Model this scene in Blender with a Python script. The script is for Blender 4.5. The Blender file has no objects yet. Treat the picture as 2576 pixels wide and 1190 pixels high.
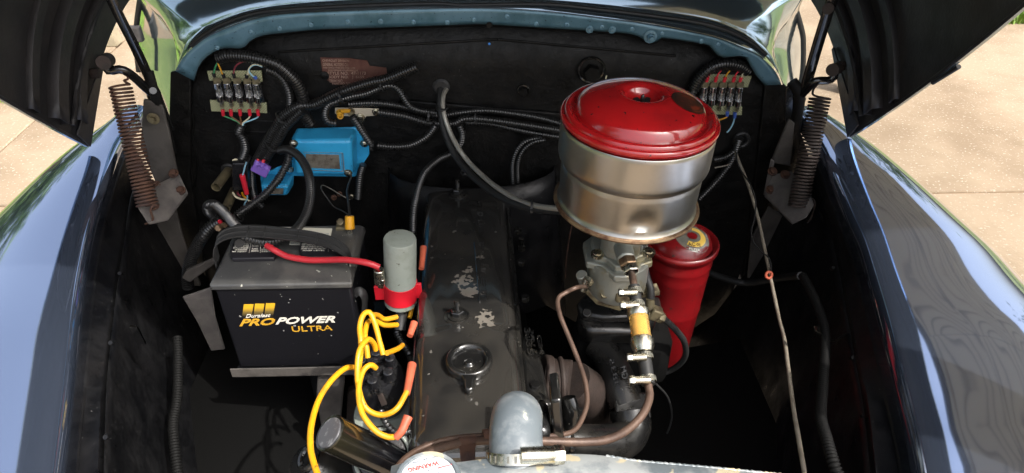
import bpy, bmesh, math, random
from mathutils import Vector, Matrix
random.seed(7)
R = math.radians
S = bpy.context.scene
COL = S.collection

# ------------------------------------------------------------------ camera
CAMZ = 1.90
PITCH, YAW = R(36.0), R(1.5)
cd = bpy.data.cameras.new('camera'); cam = bpy.data.objects.new('camera', cd); COL.objects.link(cam)
cd.sensor_width = 36; cd.lens = 36*1806/2576; cd.clip_start = 0.02; cd.clip_end = 500
cam.location = (0.047, 0, CAMZ); cam.rotation_euler = (R(90)-PITCH, 0, -YAW)
S.camera = cam
# ------------------------------------------------------------------ light
SUN_EL, SUN_AZ = R(52), R(128)      # azimuth measured from +Y towards +X
w = bpy.data.worlds.new('World'); S.world = w; w.use_nodes = True
nt = w.node_tree; bg = nt.nodes['Background']
sky = nt.nodes.new('ShaderNodeTexSky'); sky.sky_type = 'NISHITA'; sky.sun_disc = False
sky.sun_elevation = SUN_EL; sky.sun_rotation = SUN_AZ; sky.dust_density = 6; sky.air_density = 1.0
hz = nt.nodes.new('ShaderNodeHueSaturation'); hz.inputs['Saturation'].default_value = .45; hz.inputs['Value'].default_value = 1.35   # thin white haze over the whole sky
nt.links.new(sky.outputs[0], hz.inputs['Color']); nt.links.new(hz.outputs[0], bg.inputs[0]); bg.inputs[1].default_value = 0.15
sd = bpy.data.lights.new('sun', 'SUN'); sun = bpy.data.objects.new('sun', sd); COL.objects.link(sun)
sd.energy = 2.7; sd.angle = R(0.6); sd.color = (1.0, .955, .88)
sun.rotation_euler = Vector((math.sin(SUN_AZ)*math.cos(SUN_EL), math.cos(SUN_AZ)*math.cos(SUN_EL), math.sin(SUN_EL))).to_track_quat('Z', 'Y').to_euler()
S.view_settings.view_transform = 'Standard'; S.view_settings.look = 'None'
S.view_settings.exposure = 1.0; S.view_settings.gamma = 1
S.cycles.max_bounces = 8; S.cycles.use_denoising = True

# ------------------------------------------------------------------ survey helpers: rays of the photograph met with real planes
FW_ = Vector((math.sin(YAW)*math.cos(PITCH), math.cos(YAW)*math.cos(PITCH), -math.sin(PITCH)))
RT_ = Vector((math.cos(YAW), -math.sin(YAW), 0)); UP_ = RT_.cross(FW_)
CL = Vector((0.047, 0, CAMZ))
def ray(px, py): return FW_ + RT_*((px-1288)/1806) + UP_*((595-py)/1806)
def PY(px, py, Y): r = ray(px, py); return CL + r*(Y/r.y)
def PX(px, py, X): r = ray(px, py); return CL + r*((X-CL.x)/r.x)
def PZ(px, py, Z): r = ray(px, py); return CL + r*((Z-CL.z)/r.z)     # Z absolute
def PD(px, py, d): return CL + ray(px, py)*d
def V(*a): return Vector(a)

# ------------------------------------------------------------------ materials
def mat(name, base, rough=.5, metal=0., coat=0., bump=0., bscale=80., col2=None, nscale=12., ramp=(.45,.62), speck=None, rvar=0., trans=0., ior=1.5, spec=None, aniso=None, emit=None):
    m = bpy.data.materials.new(name); m.use_nodes = True
    n = m.node_tree.nodes; l = m.node_tree.links; b = n['Principled BSDF']
    b.inputs['Base Color'].default_value = (*base, 1); b.inputs['Roughness'].default_value = rough
    b.inputs['Metallic'].default_value = metal; b.inputs['Coat Weight'].default_value = coat; b.inputs['Coat Roughness'].default_value = .03
    b.inputs['Transmission Weight'].default_value = trans; b.inputs['IOR'].default_value = ior
    if spec is not None: b.inputs['Specular IOR Level'].default_value = spec
    tc = n.new('ShaderNodeTexCoord'); co = tc.outputs['Object']
    def noise(sc, det=5, rg=.6):
        t = n.new('ShaderNodeTexNoise'); t.inputs['Scale'].default_value = sc; t.inputs['Detail'].default_value = det; t.inputs['Roughness'].default_value = rg
        l.new(co, t.inputs['Vector']); return t.outputs['Fac']
    def rampn(src, a, c):
        r = n.new('ShaderNodeMapRange'); r.inputs[1].default_value = a; r.inputs[2].default_value = c; l.new(src, r.inputs[0]); return r.outputs[0]
    def mix(fac, a, bb):
        x = n.new('ShaderNodeMix'); x.data_type = 'RGBA'; l.new(fac, x.inputs[0])
        for i, v in ((6, a), (7, bb)):
            if isinstance(v, tuple): x.inputs[i].default_value = (*v, 1)
            else: l.new(v, x.inputs[i])
        return x.outputs[2]
    cur = base
    if col2 is not None: cur = mix(rampn(noise(nscale), *ramp), cur, col2)
    if speck is not None:      # (colour, scale, threshold)
        sp = rampn(noise(speck[1], 2, .5), speck[2], speck[2]+.03); cur = mix(sp, cur, speck[0])
    if not isinstance(cur, tuple): l.new(cur, b.inputs['Base Color'])
    if rvar:
        rr = n.new('ShaderNodeMapRange'); rr.inputs[1].default_value = .3; rr.inputs[2].default_value = .7
        rr.inputs[3].default_value = max(0, rough-rvar); rr.inputs[4].default_value = min(1, rough+rvar)
        l.new(noise(nscale*1.7), rr.inputs[0]); l.new(rr.outputs[0], b.inputs['Roughness'])
    if bump:
        bp = n.new('ShaderNodeBump'); bp.inputs['Strength'].default_value = bump; bp.inputs['Distance'].default_value = .002
        l.new(noise(bscale, 6, .65), bp.inputs['Height']); l.new(bp.outputs[0], b.inputs['Normal'])
    m['b'] = 1
    return m
M = {}
M['undercoat'] = mat('undercoat', (.003,.003,.003), .5, bump=.9, bscale=75, col2=(.0075,.007,.0065), nscale=22, rvar=.15, spec=.25, speck=((.09,.09,.085),210,.74))
M['bayblack'] = mat('bayblack', (.003,.0032,.004), .42, bump=.5, bscale=45, spec=.35, col2=(.008,.008,.009), nscale=14, rvar=.18, speck=((.12,.12,.12),200,.73))
M['loomshade'] = mat('shaded_loom', (.0035,.0035,.0035), .7, spec=.15)  # darker loom copy: shade of the bay sides put into the colour
M['gloss'] = mat('gloss_black', (.007,.007,.007), .2, coat=.5, bump=.12, bscale=45, col2=(.018,.017,.015), nscale=14, rvar=.12, speck=((.16,.15,.13),190,.72))
M['cast'] = mat('cast_black', (.007,.007,.007), .32, coat=.2, bump=.25, bscale=160, col2=(.015,.014,.0125), nscale=18, rvar=.12)
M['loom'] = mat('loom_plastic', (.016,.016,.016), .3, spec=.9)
M['rubber'] = mat('rubber', (.018,.018,.018), .5, col2=(.024,.024,.024), nscale=30)
M['hoodblk'] = mat('hood_inner', (.018,.017,.018), .5, bump=.35, bscale=140, col2=(.03,.027,.027), nscale=8, rvar=.12)
M['blue'] = mat('fender_blue', (.29,.37,.55), .07, metal=.93, coat=1, bump=.02, bscale=7, speck=((.5,.5,.5),420,.77))
M['cowl'] = mat('cowl_blue', (.36,.49,.58), .12, metal=.9, coat=1, bump=.02, bscale=9, speck=((.5,.5,.5),420,.78))
M['flange'] = mat('flange_blue', (.12,.235,.31), .36, metal=.3, coat=.3, bump=.25, bscale=40, col2=(.07,.16,.21), nscale=16, speck=((.01,.02,.03),170,.70))
M['red'] = mat('red_enamel', (.36,.007,.009), .22, coat=1, bump=.06, bscale=30, col2=(.25,.006,.008), nscale=9, speck=((.06,.01,.01),110,.70))
M['redfilter'] = mat('red_filter', (.17,.004,.006), .35, coat=.35, bump=.1, bscale=60, col2=(.11,.004,.005), nscale=9, speck=((.04,.02,.015),110,.69))
M['alu'] = mat('spun_aluminium', (.45,.43,.4), .34, metal=1, bump=.1, bscale=24, col2=(.34,.32,.28), nscale=5, rvar=.06, speck=((.2,.15,.1),150,.76))
M['steel'] = mat('zinc_steel', (.62,.6,.52), .28, metal=1, col2=(.4,.36,.25), nscale=60, rvar=.1)
M['chrome'] = mat('chrome', (.8,.8,.8), .12, metal=1)
M['zinc'] = mat('carb_zinc', (.36,.37,.33), .42, metal=.6, bump=.3, bscale=150, col2=(.3,.25,.13), nscale=22, ramp=(.5,.68))
M['dirtyzinc'] = mat('dirty_zinc', (.2,.17,.1), .5, metal=.4, bump=.7, bscale=120, col2=(.06,.04,.025), nscale=40)
M['rust'] = mat('rust', (.09,.042,.025), .8, metal=.1, bump=.7, bscale=150, col2=(.05,.027,.022), nscale=35)
M['rustdark'] = mat('rust_dark', (.04,.027,.022), .65, metal=.2, bump=.6, bscale=150, col2=(.024,.018,.015), nscale=35)
M['manifold'] = mat('rusty_manifold', (.03,.019,.015), .7, metal=.1, bump=.7, bscale=130, col2=(.018,.012,.01), nscale=22)
M['rim'] = mat('brassy_rim', (.3,.2,.12), .4, metal=.8, bump=.3, bscale=100, col2=(.12,.06,.04), nscale=40)
M['primer'] = mat('dusty_primer', (.11,.1,.095), .8, bump=.6, bscale=120, col2=(.19,.17,.155), nscale=22, ramp=(.4,.7))
M['primerdark'] = mat('primer_dark', (.075,.067,.06), .75, bump=.4, bscale=160, col2=(.035,.03,.027), nscale=12)
M['copper'] = mat('fuel_line', (.1,.062,.045), .5, metal=.3, bump=.25, bscale=90, col2=(.06,.036,.027), nscale=30)
M['regblue'] = mat('regulator_blue', (.035,.37,.68), .38, coat=.25, bump=.12, bscale=60, col2=(.03,.31,.6), nscale=20, speck=((.01,.1,.2),240,.73))
M['plate'] = mat('worn_plate', (.38,.34,.28), .4, metal=.6, bump=.35, bscale=120, col2=(.22,.18,.14), nscale=50)
M['platebrown'] = mat('plate_brown', (.15,.07,.055), .45, metal=.5, bump=.2, bscale=90, col2=(.1,.04,.035), nscale=40)
M['purple'] = mat('purple_plastic', (.22,.12,.5), .42, bump=.05)
M['wred'] = mat('red_plastic', (.62,.02,.04), .4, coat=.1)
M['cabred'] = mat('red_cable', (.5,.025,.035), .4, coat=.1, bump=.06, col2=(.42,.02,.03), nscale=30)
M['yellow'] = mat('yellow_lead', (.62,.29,.006), .45, coat=.1, col2=(.42,.19,.012), nscale=38, ramp=(.5,.75), bump=.12, speck=((.12,.07,.02),130,.72))
M['orange'] = mat('orange_boot', (.48,.1,.05), .55, col2=(.38,.08,.04), nscale=30)
M['wblue'] = mat('wire_blue', (.3,.55,.68), .4)
M['wwhite'] = mat('wire_cream', (.7,.64,.45), .45)
M['wgreen'] = mat('wire_green', (.04,.25,.1), .45)
M['wbrown'] = mat('wire_brown', (.16,.07,.03), .45)
M['wmaroon'] = mat('wire_maroon', (.2,.03,.045), .45)
M['wdblue'] = mat('wire_dark_blue', (.04,.1,.4), .45)
M['bat'] = mat('battery_case', (.006,.006,.008), .38, bump=.15, bscale=220, speck=((.3,.3,.28),95,.705))
M['battop'] = mat('battery_lid', (.045,.045,.045), .4, bump=.25, bscale=220, col2=(.08,.078,.072), nscale=12, speck=((.4,.4,.34),80,.70))
M['batcap'] = mat('battery_cap', (.012,.011,.014), .45, bump=.1, bscale=100)
M['gold'] = mat('gold_print', (.6,.33,.03), .45, col2=(.5,.26,.02), nscale=60)
M['wprint'] = mat('white_print', (.66,.63,.55), .5)
M['label'] = mat('paper_label', (.62,.6,.5), .6)
M['coil'] = mat('coil_grey', (.23,.255,.225), .42, coat=.1, bump=.2, col2=(.17,.185,.155), nscale=26, ramp=(.48,.7), speck=((.08,.08,.06),120,.71))
M['coilband'] = mat('coil_red', (.58,.012,.025), .36, coat=.4, bump=.05)
M['bake'] = mat('bakelite', (.013,.013,.015), .24, coat=.3, bump=.1, bscale=80, col2=(.022,.022,.022), nscale=30)
M['glass'] = mat('fuse_glass', (.85,.85,.85), .06, trans=.9, ior=1.45)
M['amber'] = mat('filter_amber', (.95,.62,.2), .1, trans=.75, ior=1.3)
M['element'] = mat('filter_element', (.75,.5,.2), .6)
M['hose'] = mat('grey_hose', (.11,.13,.145), .42, coat=.15, bump=.06, bscale=30, col2=(.2,.22,.23), nscale=30, speck=((.4,.4,.32),60,.70))
M['tank'] = mat('radiator_tank', (.14,.165,.18), .45, metal=.3, coat=.2, bump=.25, bscale=60, col2=(.34,.36,.36), nscale=20, ramp=(.44,.58), speck=((.55,.48,.33),42,.62))
M['capw'] = mat('cap_print_ground', (.62,.64,.66), .4, coat=.2)
M['braid'] = mat('braided_steel', (.6,.57,.5), .4, metal=.7)
M['cable'] = mat('beige_cable', (.27,.24,.19), .5, col2=(.2,.17,.13), nscale=40)
M['olive'] = mat('drain_tube', (.12,.1,.055), .55, bump=.2, bscale=90, col2=(.08,.065,.04), nscale=30)
M['concrete'] = mat('concrete', (.2,.146,.094), .9, bump=1., bscale=60, col2=(.285,.22,.15), nscale=1.9, ramp=(.36,.6), speck=((.36,.31,.24),70,.63))
M['soil'] = mat('soil', (.2,.13,.08), .95, bump=1, bscale=40, col2=(.3,.2,.12), nscale=10)
M['grassm'] = mat('grass_blade', (.14,.26,.03), .6, col2=(.22,.34,.05), nscale=3)
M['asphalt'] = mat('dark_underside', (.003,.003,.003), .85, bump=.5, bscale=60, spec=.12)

def board_material():
    m = mat('hatched_board', (.42,.4,.24), .55); n = m.node_tree.nodes; l = m.node_tree.links; b = n['Principled BSDF']
    tc = n.new('ShaderNodeTexCoord'); mp = n.new('ShaderNodeMapping'); mp.inputs['Rotation'].default_value = (0, R(45), 0)
    l.new(tc.outputs['Object'], mp.inputs[0]); fs = []
    for d in ('X', 'Z'):
        wv = n.new('ShaderNodeTexWave'); wv.bands_direction = d; wv.inputs['Scale'].default_value = 72; l.new(mp.outputs[0], wv.inputs[0]); fs.append(wv.outputs['Fac'])
    mx = n.new('ShaderNodeMath'); mx.operation = 'MAXIMUM'; l.new(fs[0], mx.inputs[0]); l.new(fs[1], mx.inputs[1])
    mr = n.new('ShaderNodeMapRange'); mr.inputs[1].default_value = .72; mr.inputs[2].default_value = .95; l.new(mx.outputs[0], mr.inputs[0])
    x = n.new('ShaderNodeMix'); x.data_type = 'RGBA'; x.inputs[6].default_value = (.46,.44,.27,1); x.inputs[7].default_value = (.13,.17,.08,1)
    l.new(mr.outputs[0], x.inputs[0]); l.new(x.outputs[2], b.inputs['Base Color']); return m
M['board'] = board_material()

def cover_material():            # black enamel with chipped patches down to grey primer (wear with a shape of its own)
    m = mat('valve_cover_enamel', (.015,.0145,.0138), .2, coat=1, bump=.12, bscale=40, col2=(.027,.025,.022), nscale=11, rvar=.1, speck=((.1,.095,.085),60,.715))
    n = m.node_tree.nodes; l = m.node_tree.links; b = n['Principled BSDF']
    old = b.inputs['Base Color'].links[0].from_socket
    geo = n.new('ShaderNodeNewGeometry'); out = None
    def op(o, a, c):
        x = n.new('ShaderNodeMath'); x.operation = o
        for i, v in ((0, a), (1, c)):
            if isinstance(v, float): x.inputs[i].default_value = v
            else: l.new(v, x.inputs[i])
        return x.outputs[0]
    for (px, py, r) in ((1163,712,.026),(1184,738,.022),(1218,812,.020),(1225,790,.014),(1176,685,.014),(1232,820,.012),(1205,650,.010)):
        c = PZ(px, py, 1.90-.862)
        d = n.new('ShaderNodeVectorMath'); d.operation = 'DISTANCE'; d.inputs[1].default_value = c; l.new(geo.outputs['Position'], d.inputs[0])
        v = op('SUBTRACT', 1.0, op('DIVIDE', d.outputs['Value'], r)); out = v if out is None else op('MAXIMUM', out, v)
    t = n.new('ShaderNodeTexNoise'); t.inputs['Scale'].default_value = 110; t.inputs['Detail'].default_value = 3; l.new(geo.outputs['Position'], t.inputs['Vector'])
    s = op('ADD', op('MULTIPLY', out, .9), op('MULTIPLY', op('SUBTRACT', t.outputs['Fac'], .5), 2.2))
    mr = n.new('ShaderNodeMapRange'); mr.inputs[1].default_value = .3; mr.inputs[2].default_value = .36; l.new(s, mr.inputs[0])
    x = n.new('ShaderNodeMix'); x.data_type = 'RGBA'; x.inputs[7].default_value = (.15,.135,.115,1); l.new(mr.outputs[0], x.inputs[0]); l.new(old, x.inputs[6]); l.new(x.outputs[2], b.inputs['Base Color'])
    return m
M['vcover'] = cover_material()

def spring_material():
    return M['rust']

# ------------------------------------------------------------------ mesh builder
class MB:
    def __init__(s): s.v = []; s.f = []
    def add(s, vs, fs):
        o = len(s.v); s.v += [Vector(x) for x in vs]; s.f += [tuple(i+o for i in f) for f in fs]; return s
    def box(s, c, size, rot=None):
        c = Vector(c); m = rot or Matrix.Identity(3); hx, hy, hz = [a/2 for a in size]
        vs = [c + m @ Vector((x*hx, y*hy, z*hz)) for x in (-1,1) for y in (-1,1) for z in (-1,1)]
        return s.add(vs, [(0,1,3,2),(4,6,7,5),(0,4,5,1),(2,3,7,6),(0,2,6,4),(1,5,7,3)])
    def prism(s, poly, off):
        n = len(poly); off = Vector(off); vs = [Vector(p) for p in poly]; vs += [p+off for p in vs]
        return s.add(vs, [tuple(range(n))[::-1], tuple(range(n, 2*n))] + [(i, (i+1)%n, n+(i+1)%n, n+i) for i in range(n)])
    def lathe(s, o, ax, prof, seg=32, cap=True, sx=None, wob=None):
        o = Vector(o); ax = Vector(ax).normalized(); u = ax.orthogonal().normalized(); w_ = ax.cross(u)
        if sx is not None: u = (Vector(sx) - ax*ax.dot(Vector(sx))).normalized(); w_ = ax.cross(u)
        vs = []
        for (r, h) in prof:
            for k in range(seg):
                a = 2*math.pi*k/seg; rr = r*(wob(a, h) if wob else 1); vs.append(o + ax*h + (u*math.cos(a) + w_*math.sin(a))*rr)
        fs = [(i*seg+k, i*seg+(k+1)%seg, (i+1)*seg+(k+1)%seg, (i+1)*seg+k) for i in range(len(prof)-1) for k in range(seg)]
        if cap: fs += [tuple(range(seg))[::-1], tuple(range((len(prof)-1)*seg, len(prof)*seg))]
        return s.add(vs, fs)
    def cyl(s, a, b, r, r2=None, seg=16, ch=0.):
        a = Vector(a); b = Vector(b); L = (b-a).length; r2 = r if r2 is None else r2
        prof = [(r, 0), (r2, L)] if not ch else [(r-ch, 0), (r, ch), (r2, L-ch), (r2-ch, L)]
        return s.lathe(a, b-a, prof, seg)
    def hexn(s, a, ax, r, h): return s.lathe(a, ax, [(r*.93, 0), (r, h*.15), (r, h*.85), (r*.9, h)], 6)
    def sweep(s, pts, radii, seg=10, cap=True, flat=None):
        n = len(pts); T = []
        for i in range(n): T.append((pts[min(i+1, n-1)] - pts[max(i-1, 0)]).normalized())
        u = T[0].orthogonal().normalized()
        if flat is not None: u = (flat - T[0]*T[0].dot(flat)).normalized()
        vs = []
        for i in range(n):
            u = (u - T[i]*T[i].dot(u)).normalized(); w_ = T[i].cross(u)
            for k in range(seg):
                a = 2*math.pi*k/seg; r = radii[i]
                ru, rw = r if isinstance(r, tuple) else (r, r)
                vs.append(pts[i] + u*math.cos(a)*ru + w_*math.sin(a)*rw)
        fs = [(i*seg+k, i*seg+(k+1)%seg, (i+1)*seg+(k+1)%seg, (i+1)*seg+k) for i in range(n-1) for k in range(seg)]
        if cap: fs += [tuple(range(seg))[::-1], tuple(range((n-1)*seg, n*seg))]
        return s.add(vs, fs)
    def grid(s, rows, closed=False):
        m = len(rows[0]); vs = [p for r in rows for p in r]
        return s.add(vs, [(i*m+k, i*m+k+1, (i+1)*m+k+1, (i+1)*m+k) for i in range(len(rows)-1) for k in range(m-1)])
    def torus(s, c, ax, Rr, r, seg=28, sg=8):
        ax = Vector(ax).normalized(); u = ax.orthogonal().normalized(); w_ = ax.cross(u); c = Vector(c)
        pts = [c + (u*math.cos(2*math.pi*k/seg) + w_*math.sin(2*math.pi*k/seg))*Rr for k in range(seg+1)]
        return s.sweep(pts, [r]*(seg+1), sg, False)
    def build(s, name, m, parent=None, bevel=0., bseg=2, solid=0., sub=0, smooth=38):
        me = bpy.data.meshes.new(name)
        lo = Vector((min(p.x for p in s.v), min(p.y for p in s.v), min(p.z for p in s.v))); hi = Vector((max(p.x for p in s.v), max(p.y for p in s.v), max(p.z for p in s.v)))
        c = Vector(((lo.x+hi.x)/2, (lo.y+hi.y)/2, lo.z))
        me.from_pydata([p-c for p in s.v], [], s.f); me.update()
        bm = bmesh.new(); bm.from_mesh(me); bmesh.ops.recalc_face_normals(bm, faces=bm.faces); bm.to_mesh(me); bm.free()
        me.polygons.foreach_set('use_smooth', [True]*len(me.polygons))
        if smooth and smooth < 180: me.set_sharp_from_angle(angle=R(smooth))
        me.materials.append(M[m] if isinstance(m, str) else m)
        o = bpy.data.objects.new(name, me); COL.objects.link(o); place(o, c, parent)
        if solid: md = o.modifiers.new('s', 'SOLIDIFY'); md.thickness = solid; md.offset = 0
        if bevel: md = o.modifiers.new('b', 'BEVEL'); md.width = bevel; md.segments = bseg; md.limit_method = 'ANGLE'; md.angle_limit = R(35); md.harden_normals = False
        if sub: md = o.modifiers.new('u', 'SUBSURF'); md.levels = sub; md.render_levels = sub
        return o
WORLDLOC = {}
def place(o, c, parent):
    WORLDLOC[o.name] = Vector(c)
    if parent: o.parent = parent; o.location = Vector(c) - WORLDLOC[parent.name]
    else: o.location = c
USED = {}
def tag(o, label, cat, group=None, kind=None):
    if label: o['label'] = label
    if cat: o['category'] = cat
    if group: o['group'] = group
    if kind: o['kind'] = kind
    return o
def thing(name, label, cat, loc, group=None):
    o = bpy.data.objects.new(name, None); COL.objects.link(o); o.empty_display_size = .02
    WORLDLOC[o.name] = Vector(loc); o.location = loc
    return tag(o, label, cat, group)
def clone(o, delta, parent=None):
    c = o.copy(); COL.objects.link(c); WORLDLOC[c.name] = WORLDLOC[o.name] + delta
    if parent: c.parent = parent; c.location = WORLDLOC[c.name] - WORLDLOC[parent.name]
    elif o.parent: c.parent = o.parent; c.location = o.location + delta
    else: c.location = o.location + delta
    for ch in list(o.children): clone2(ch, c, delta)
    return c
def clone2(ch, par, delta):
    d = ch.copy(); COL.objects.link(d); d.parent = par; WORLDLOC[d.name] = WORLDLOC[ch.name] + delta; d.location = ch.location
    for g in list(ch.children): clone2(g, d, delta)
def spline(pts, step):
    P = [Vector(p) for p in pts]
    if len(P) == 2:
        n = max(1, int((P[1]-P[0]).length/step)); return [P[0].lerp(P[1], i/n) for i in range(n+1)]
    Q = [P[0]*2-P[1]] + P + [P[-1]*2-P[-2]]; dense = []
    for i in range(1, len(Q)-2):
        a, b, c, d = Q[i-1:i+3]
        for k in range(24):
            t = k/24; dense.append(.5*((2*b) + (c-a)*t + (2*a-5*b+4*c-d)*t*t + (3*b-a-3*c+d)*t**3))
    dense.append(P[-1]); out = [dense[0]]; acc = 0
    for i in range(1, len(dense)):
        seg = (dense[i]-dense[i-1]).length
        while seg > 0 and acc + seg >= step:
            t = (step-acc)/seg; nd = dense[i-1].lerp(dense[i], t); out.append(nd); dense[i-1] = nd; seg = (dense[i]-nd).length; acc = 0
        acc += seg
    if (out[-1]-dense[-1]).length > step*.3: out.append(dense[-1])
    return out
def tube(name, pts, r, m, parent=None, seg=10, step=None):
    p = spline(pts, step or max(r*1.0, .004)); return MB().sweep(p, [r]*len(p), seg).build(name, m, parent, smooth=60)
def loom_mb(pts, r, mb=None, per=.0056):
    p = spline(pts, per/4); rad = [r, r, r*.76, r*.76]
    return (mb or MB()).sweep(p, [rad[i % 4] for i in range(len(p))], 9)
def pts3(L, dflt=None):
    out = []
    for q in L:
        Y = q[2] if len(q) > 2 else dflt
        out.append(PY(q[0], q[1], Y))
    return out
def ptsd(L, dflt=None): return [PD(q[0], q[1], q[2] if len(q) > 2 else dflt) for q in L]
def letters(s, quad, m, parent, name='lettering', thick=.0006, bold=0., shear=0., fit=True, spacing=1.):
    """flat print: the text's outline mapped into the quad (bottom-left, bottom-right, top-right, top-left)"""
    cu = bpy.data.curves.new('t', 'FONT'); cu.body = s; cu.offset = bold; cu.shear = shear; cu.space_character = spacing; cu.resolution_u = 3
    t = bpy.data.objects.new('t', cu); me = bpy.data.meshes.new_from_object(t); bpy.data.objects.remove(t)
    if not me.vertices: return None
    xs = [v.co.x for v in me.vertices]; ys = [v.co.y for v in me.vertices]; x0, x1, y0, y1 = min(xs), max(xs), min(ys), max(ys)
    a, b, c, d = [Vector(q) for q in quad]; nrm = (b-a).cross(d-a).normalized(); mb = MB()
    def mp(v, z): u = (v.co.x-x0)/(x1-x0); w_ = (v.co.y-y0)/max(1e-6, y1-y0); return a.lerp(b, u).lerp(d.lerp(c, u), w_) + nrm*z
    vs = [mp(v, thick) for v in me.vertices]; fs = [tuple(p.vertices) for p in me.polygons]
    ne = {}
    for f in fs:
        for i in range(len(f)): e = (f[i], f[(i+1) % len(f)]); ne[e] = 1
    n = len(vs); vs2 = vs + [mp(v, -.0002) for v in me.vertices]
    side = [(e[0], e[1], e[1]+n, e[0]+n) for e in ne if (e[1], e[0]) not in ne]
    mb.add(vs2, fs + side); bpy.data.meshes.remove(me)
    o = mb.build(name, m, parent, smooth=30); return o
# ================================================================== THE SETTING
M['lawnm'] = mat('lawn', (.10,.13,.025), .9, bump=1, bscale=30, col2=(.17,.18,.05), nscale=4)
g = MB(); g.add([(-60,-20,-.012),(60,-20,-.012),(60,120,-.012),(-60,120,-.012)], [(0,1,2,3)])
tag(g.build('ground', 'soil'), 'bare brown soil under and around the driveway slabs', None, kind='structure')
for x0,x1 in ((-60,-4.3),(5.6,60)): tag(MB().add([(x0,-20,-.006),(x1,-20,-.006),(x1,120,-.006),(x0,120,-.006)],[(0,1,2,3)]).build('lawn','lawnm'),'green lawn spreading beyond the driveway',None,kind='structure')
drive = thing('driveway', 'pale beige aggregate concrete driveway in jointed slabs', None, (0,2,0)); drive['kind'] = 'structure'
xs = [-3.0, -2.62, .9, 5.3]; ys = [-4.5, -.75, 2.93, 6.6, 10.3, 14]
for i in range(len(xs)-1):
    for j in range(len(ys)-1):
        if i == 2 and j > 3: continue
        gpx = .006; z = random.uniform(-.002, .002)
        MB().box(((xs[i]+xs[i+1])/2, (ys[j]+ys[j+1])/2, -.05+z), (xs[i+1]-xs[i]-2*gpx, ys[j+1]-ys[j]-2*gpx, .1)).build('slab', 'concrete', drive, bevel=.006, bseg=1)
def blades(name, regions, label, n, hmin, hmax):
    mb = MB()
    for k in range(n):
        x0, x1, y0, y1 = random.choice(regions); x = random.uniform(x0, x1); y = random.uniform(y0, y1)
        h = random.uniform(hmin, hmax); a = random.uniform(0, 6.28); l = random.uniform(.2, .9)*h; wd = random.uniform(.004, .009)
        c, s_ = math.cos(a), math.sin(a)
        mb.add([(x-s_*wd, y+c*wd, -.01), (x+s_*wd, y-c*wd, -.01), (x+c*l*.4+s_*wd*.7, y+s_*l*.4-c*wd*.7, h*.6), (x+c*l*.4-s_*wd*.7, y+s_*l*.4+c*wd*.7, h*.6), (x+c*l, y+s_*l, h)], [(0,1,2,3), (3,2,4)])
    tag(mb.build(name, 'grassm', smooth=0), label, None, kind='stuff')
blades('lawn_grass', [(-5.4,-3.05,4.7,9), (-5.4,-3.05,4.7,7), (3.85,4.6,5.25,6.2)], 'bright green grass beside the concrete driveway', 15000, .04, .12)
wd_ = []
for (px, py) in ((12,222),(20,240),(8,205),(28,232),(6,248)):
    p = PZ(px, py, 0); wd_.append((p.x-.08, p.x+.08, p.y-.08, p.y+.08))
blades('weeds', wd_, 'green weeds growing in the soil at the far left of the driveway', 260, .06, .16)
p = PZ(278, 112, 0)
M['postm'] = mat('weathered_post', (.34,.29,.2), .8, bump=.5, bscale=50, col2=(.26,.22,.15), nscale=9)
tag(MB().prism([p+V(-.07,-.05,0), p+V(.07,-.05,0), p+V(.045,-.04,.42), p+V(-.045,-.04,.42)], (0,.1,0)).build('post', 'postm', bevel=.008), 'short weathered post standing at the left edge of the driveway behind the truck hood', 'post')

# ================================================================== TRUCK BODY
truck = thing('pickup_truck', 'classic blue pickup truck body with blue cowl, glossy blue fenders and black firewall', 'truck', (0,1.5,0))
YF = 1.50
# --- firewall
arch = [(440,230),(462,180),(510,120),(600,75),(750,45),(1000,32),(1230,30),(1450,40),(1650,75),(1800,105),(1900,150),(1955,205),(1990,260)]
top = [PY(x, y, YF) for x, y in arch]
N = len(top); rows = []
for t in [0, .12, .25, .4, .55, .7, .85, 1]:
    row = []
    for k, q in enumerate(top):
        zb = 0.46 if .36 < q.x < .66 else 0.28; z = q.z*(1-t) + zb*t; row.append(V(q.x*(1+.22*min(1,t*3)), YF, z))
    rows.append(row)
MB().grid(rows).build('firewall', 'undercoat', truck, solid=.003)
# recessed toe panel and pressed ribs that catch the light
def bar(a, b, wd, th, m='undercoat', nm='pressed_rib', Y=YF, parent=truck, bev=.004):
    A = PY(*a, Y); B = PY(*b, Y); d = (B-A).normalized(); n_ = V(0,-1,0); u = d.cross(n_)*wd/2
    return MB().prism([A-u, B-u, B+u, A+u], n_*th).build(nm, m, parent, bevel=bev)
bar((1010,258),(1420,292), .022, .010)
bar((560,302),(700,306), .008, .004); bar((560,330),(720,334), .006, .003)
bar((700,130),(1250,98), .006, .004); bar((1250,98),(1700,140), .006, .004)
for (px, py, r) in ((480,235,.0),):
    pass
# seam of the side sheet against the firewall
tube('seam_bead', [PY(478,215,YF-.002), PY(470,260,YF-.002), PY(486,300,YF-.002), PY(484,350,YF-.002), PY(497,410,YF-.002), PY(488,470,YF-.002)], .004, 'undercoat', truck, 6)
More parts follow.
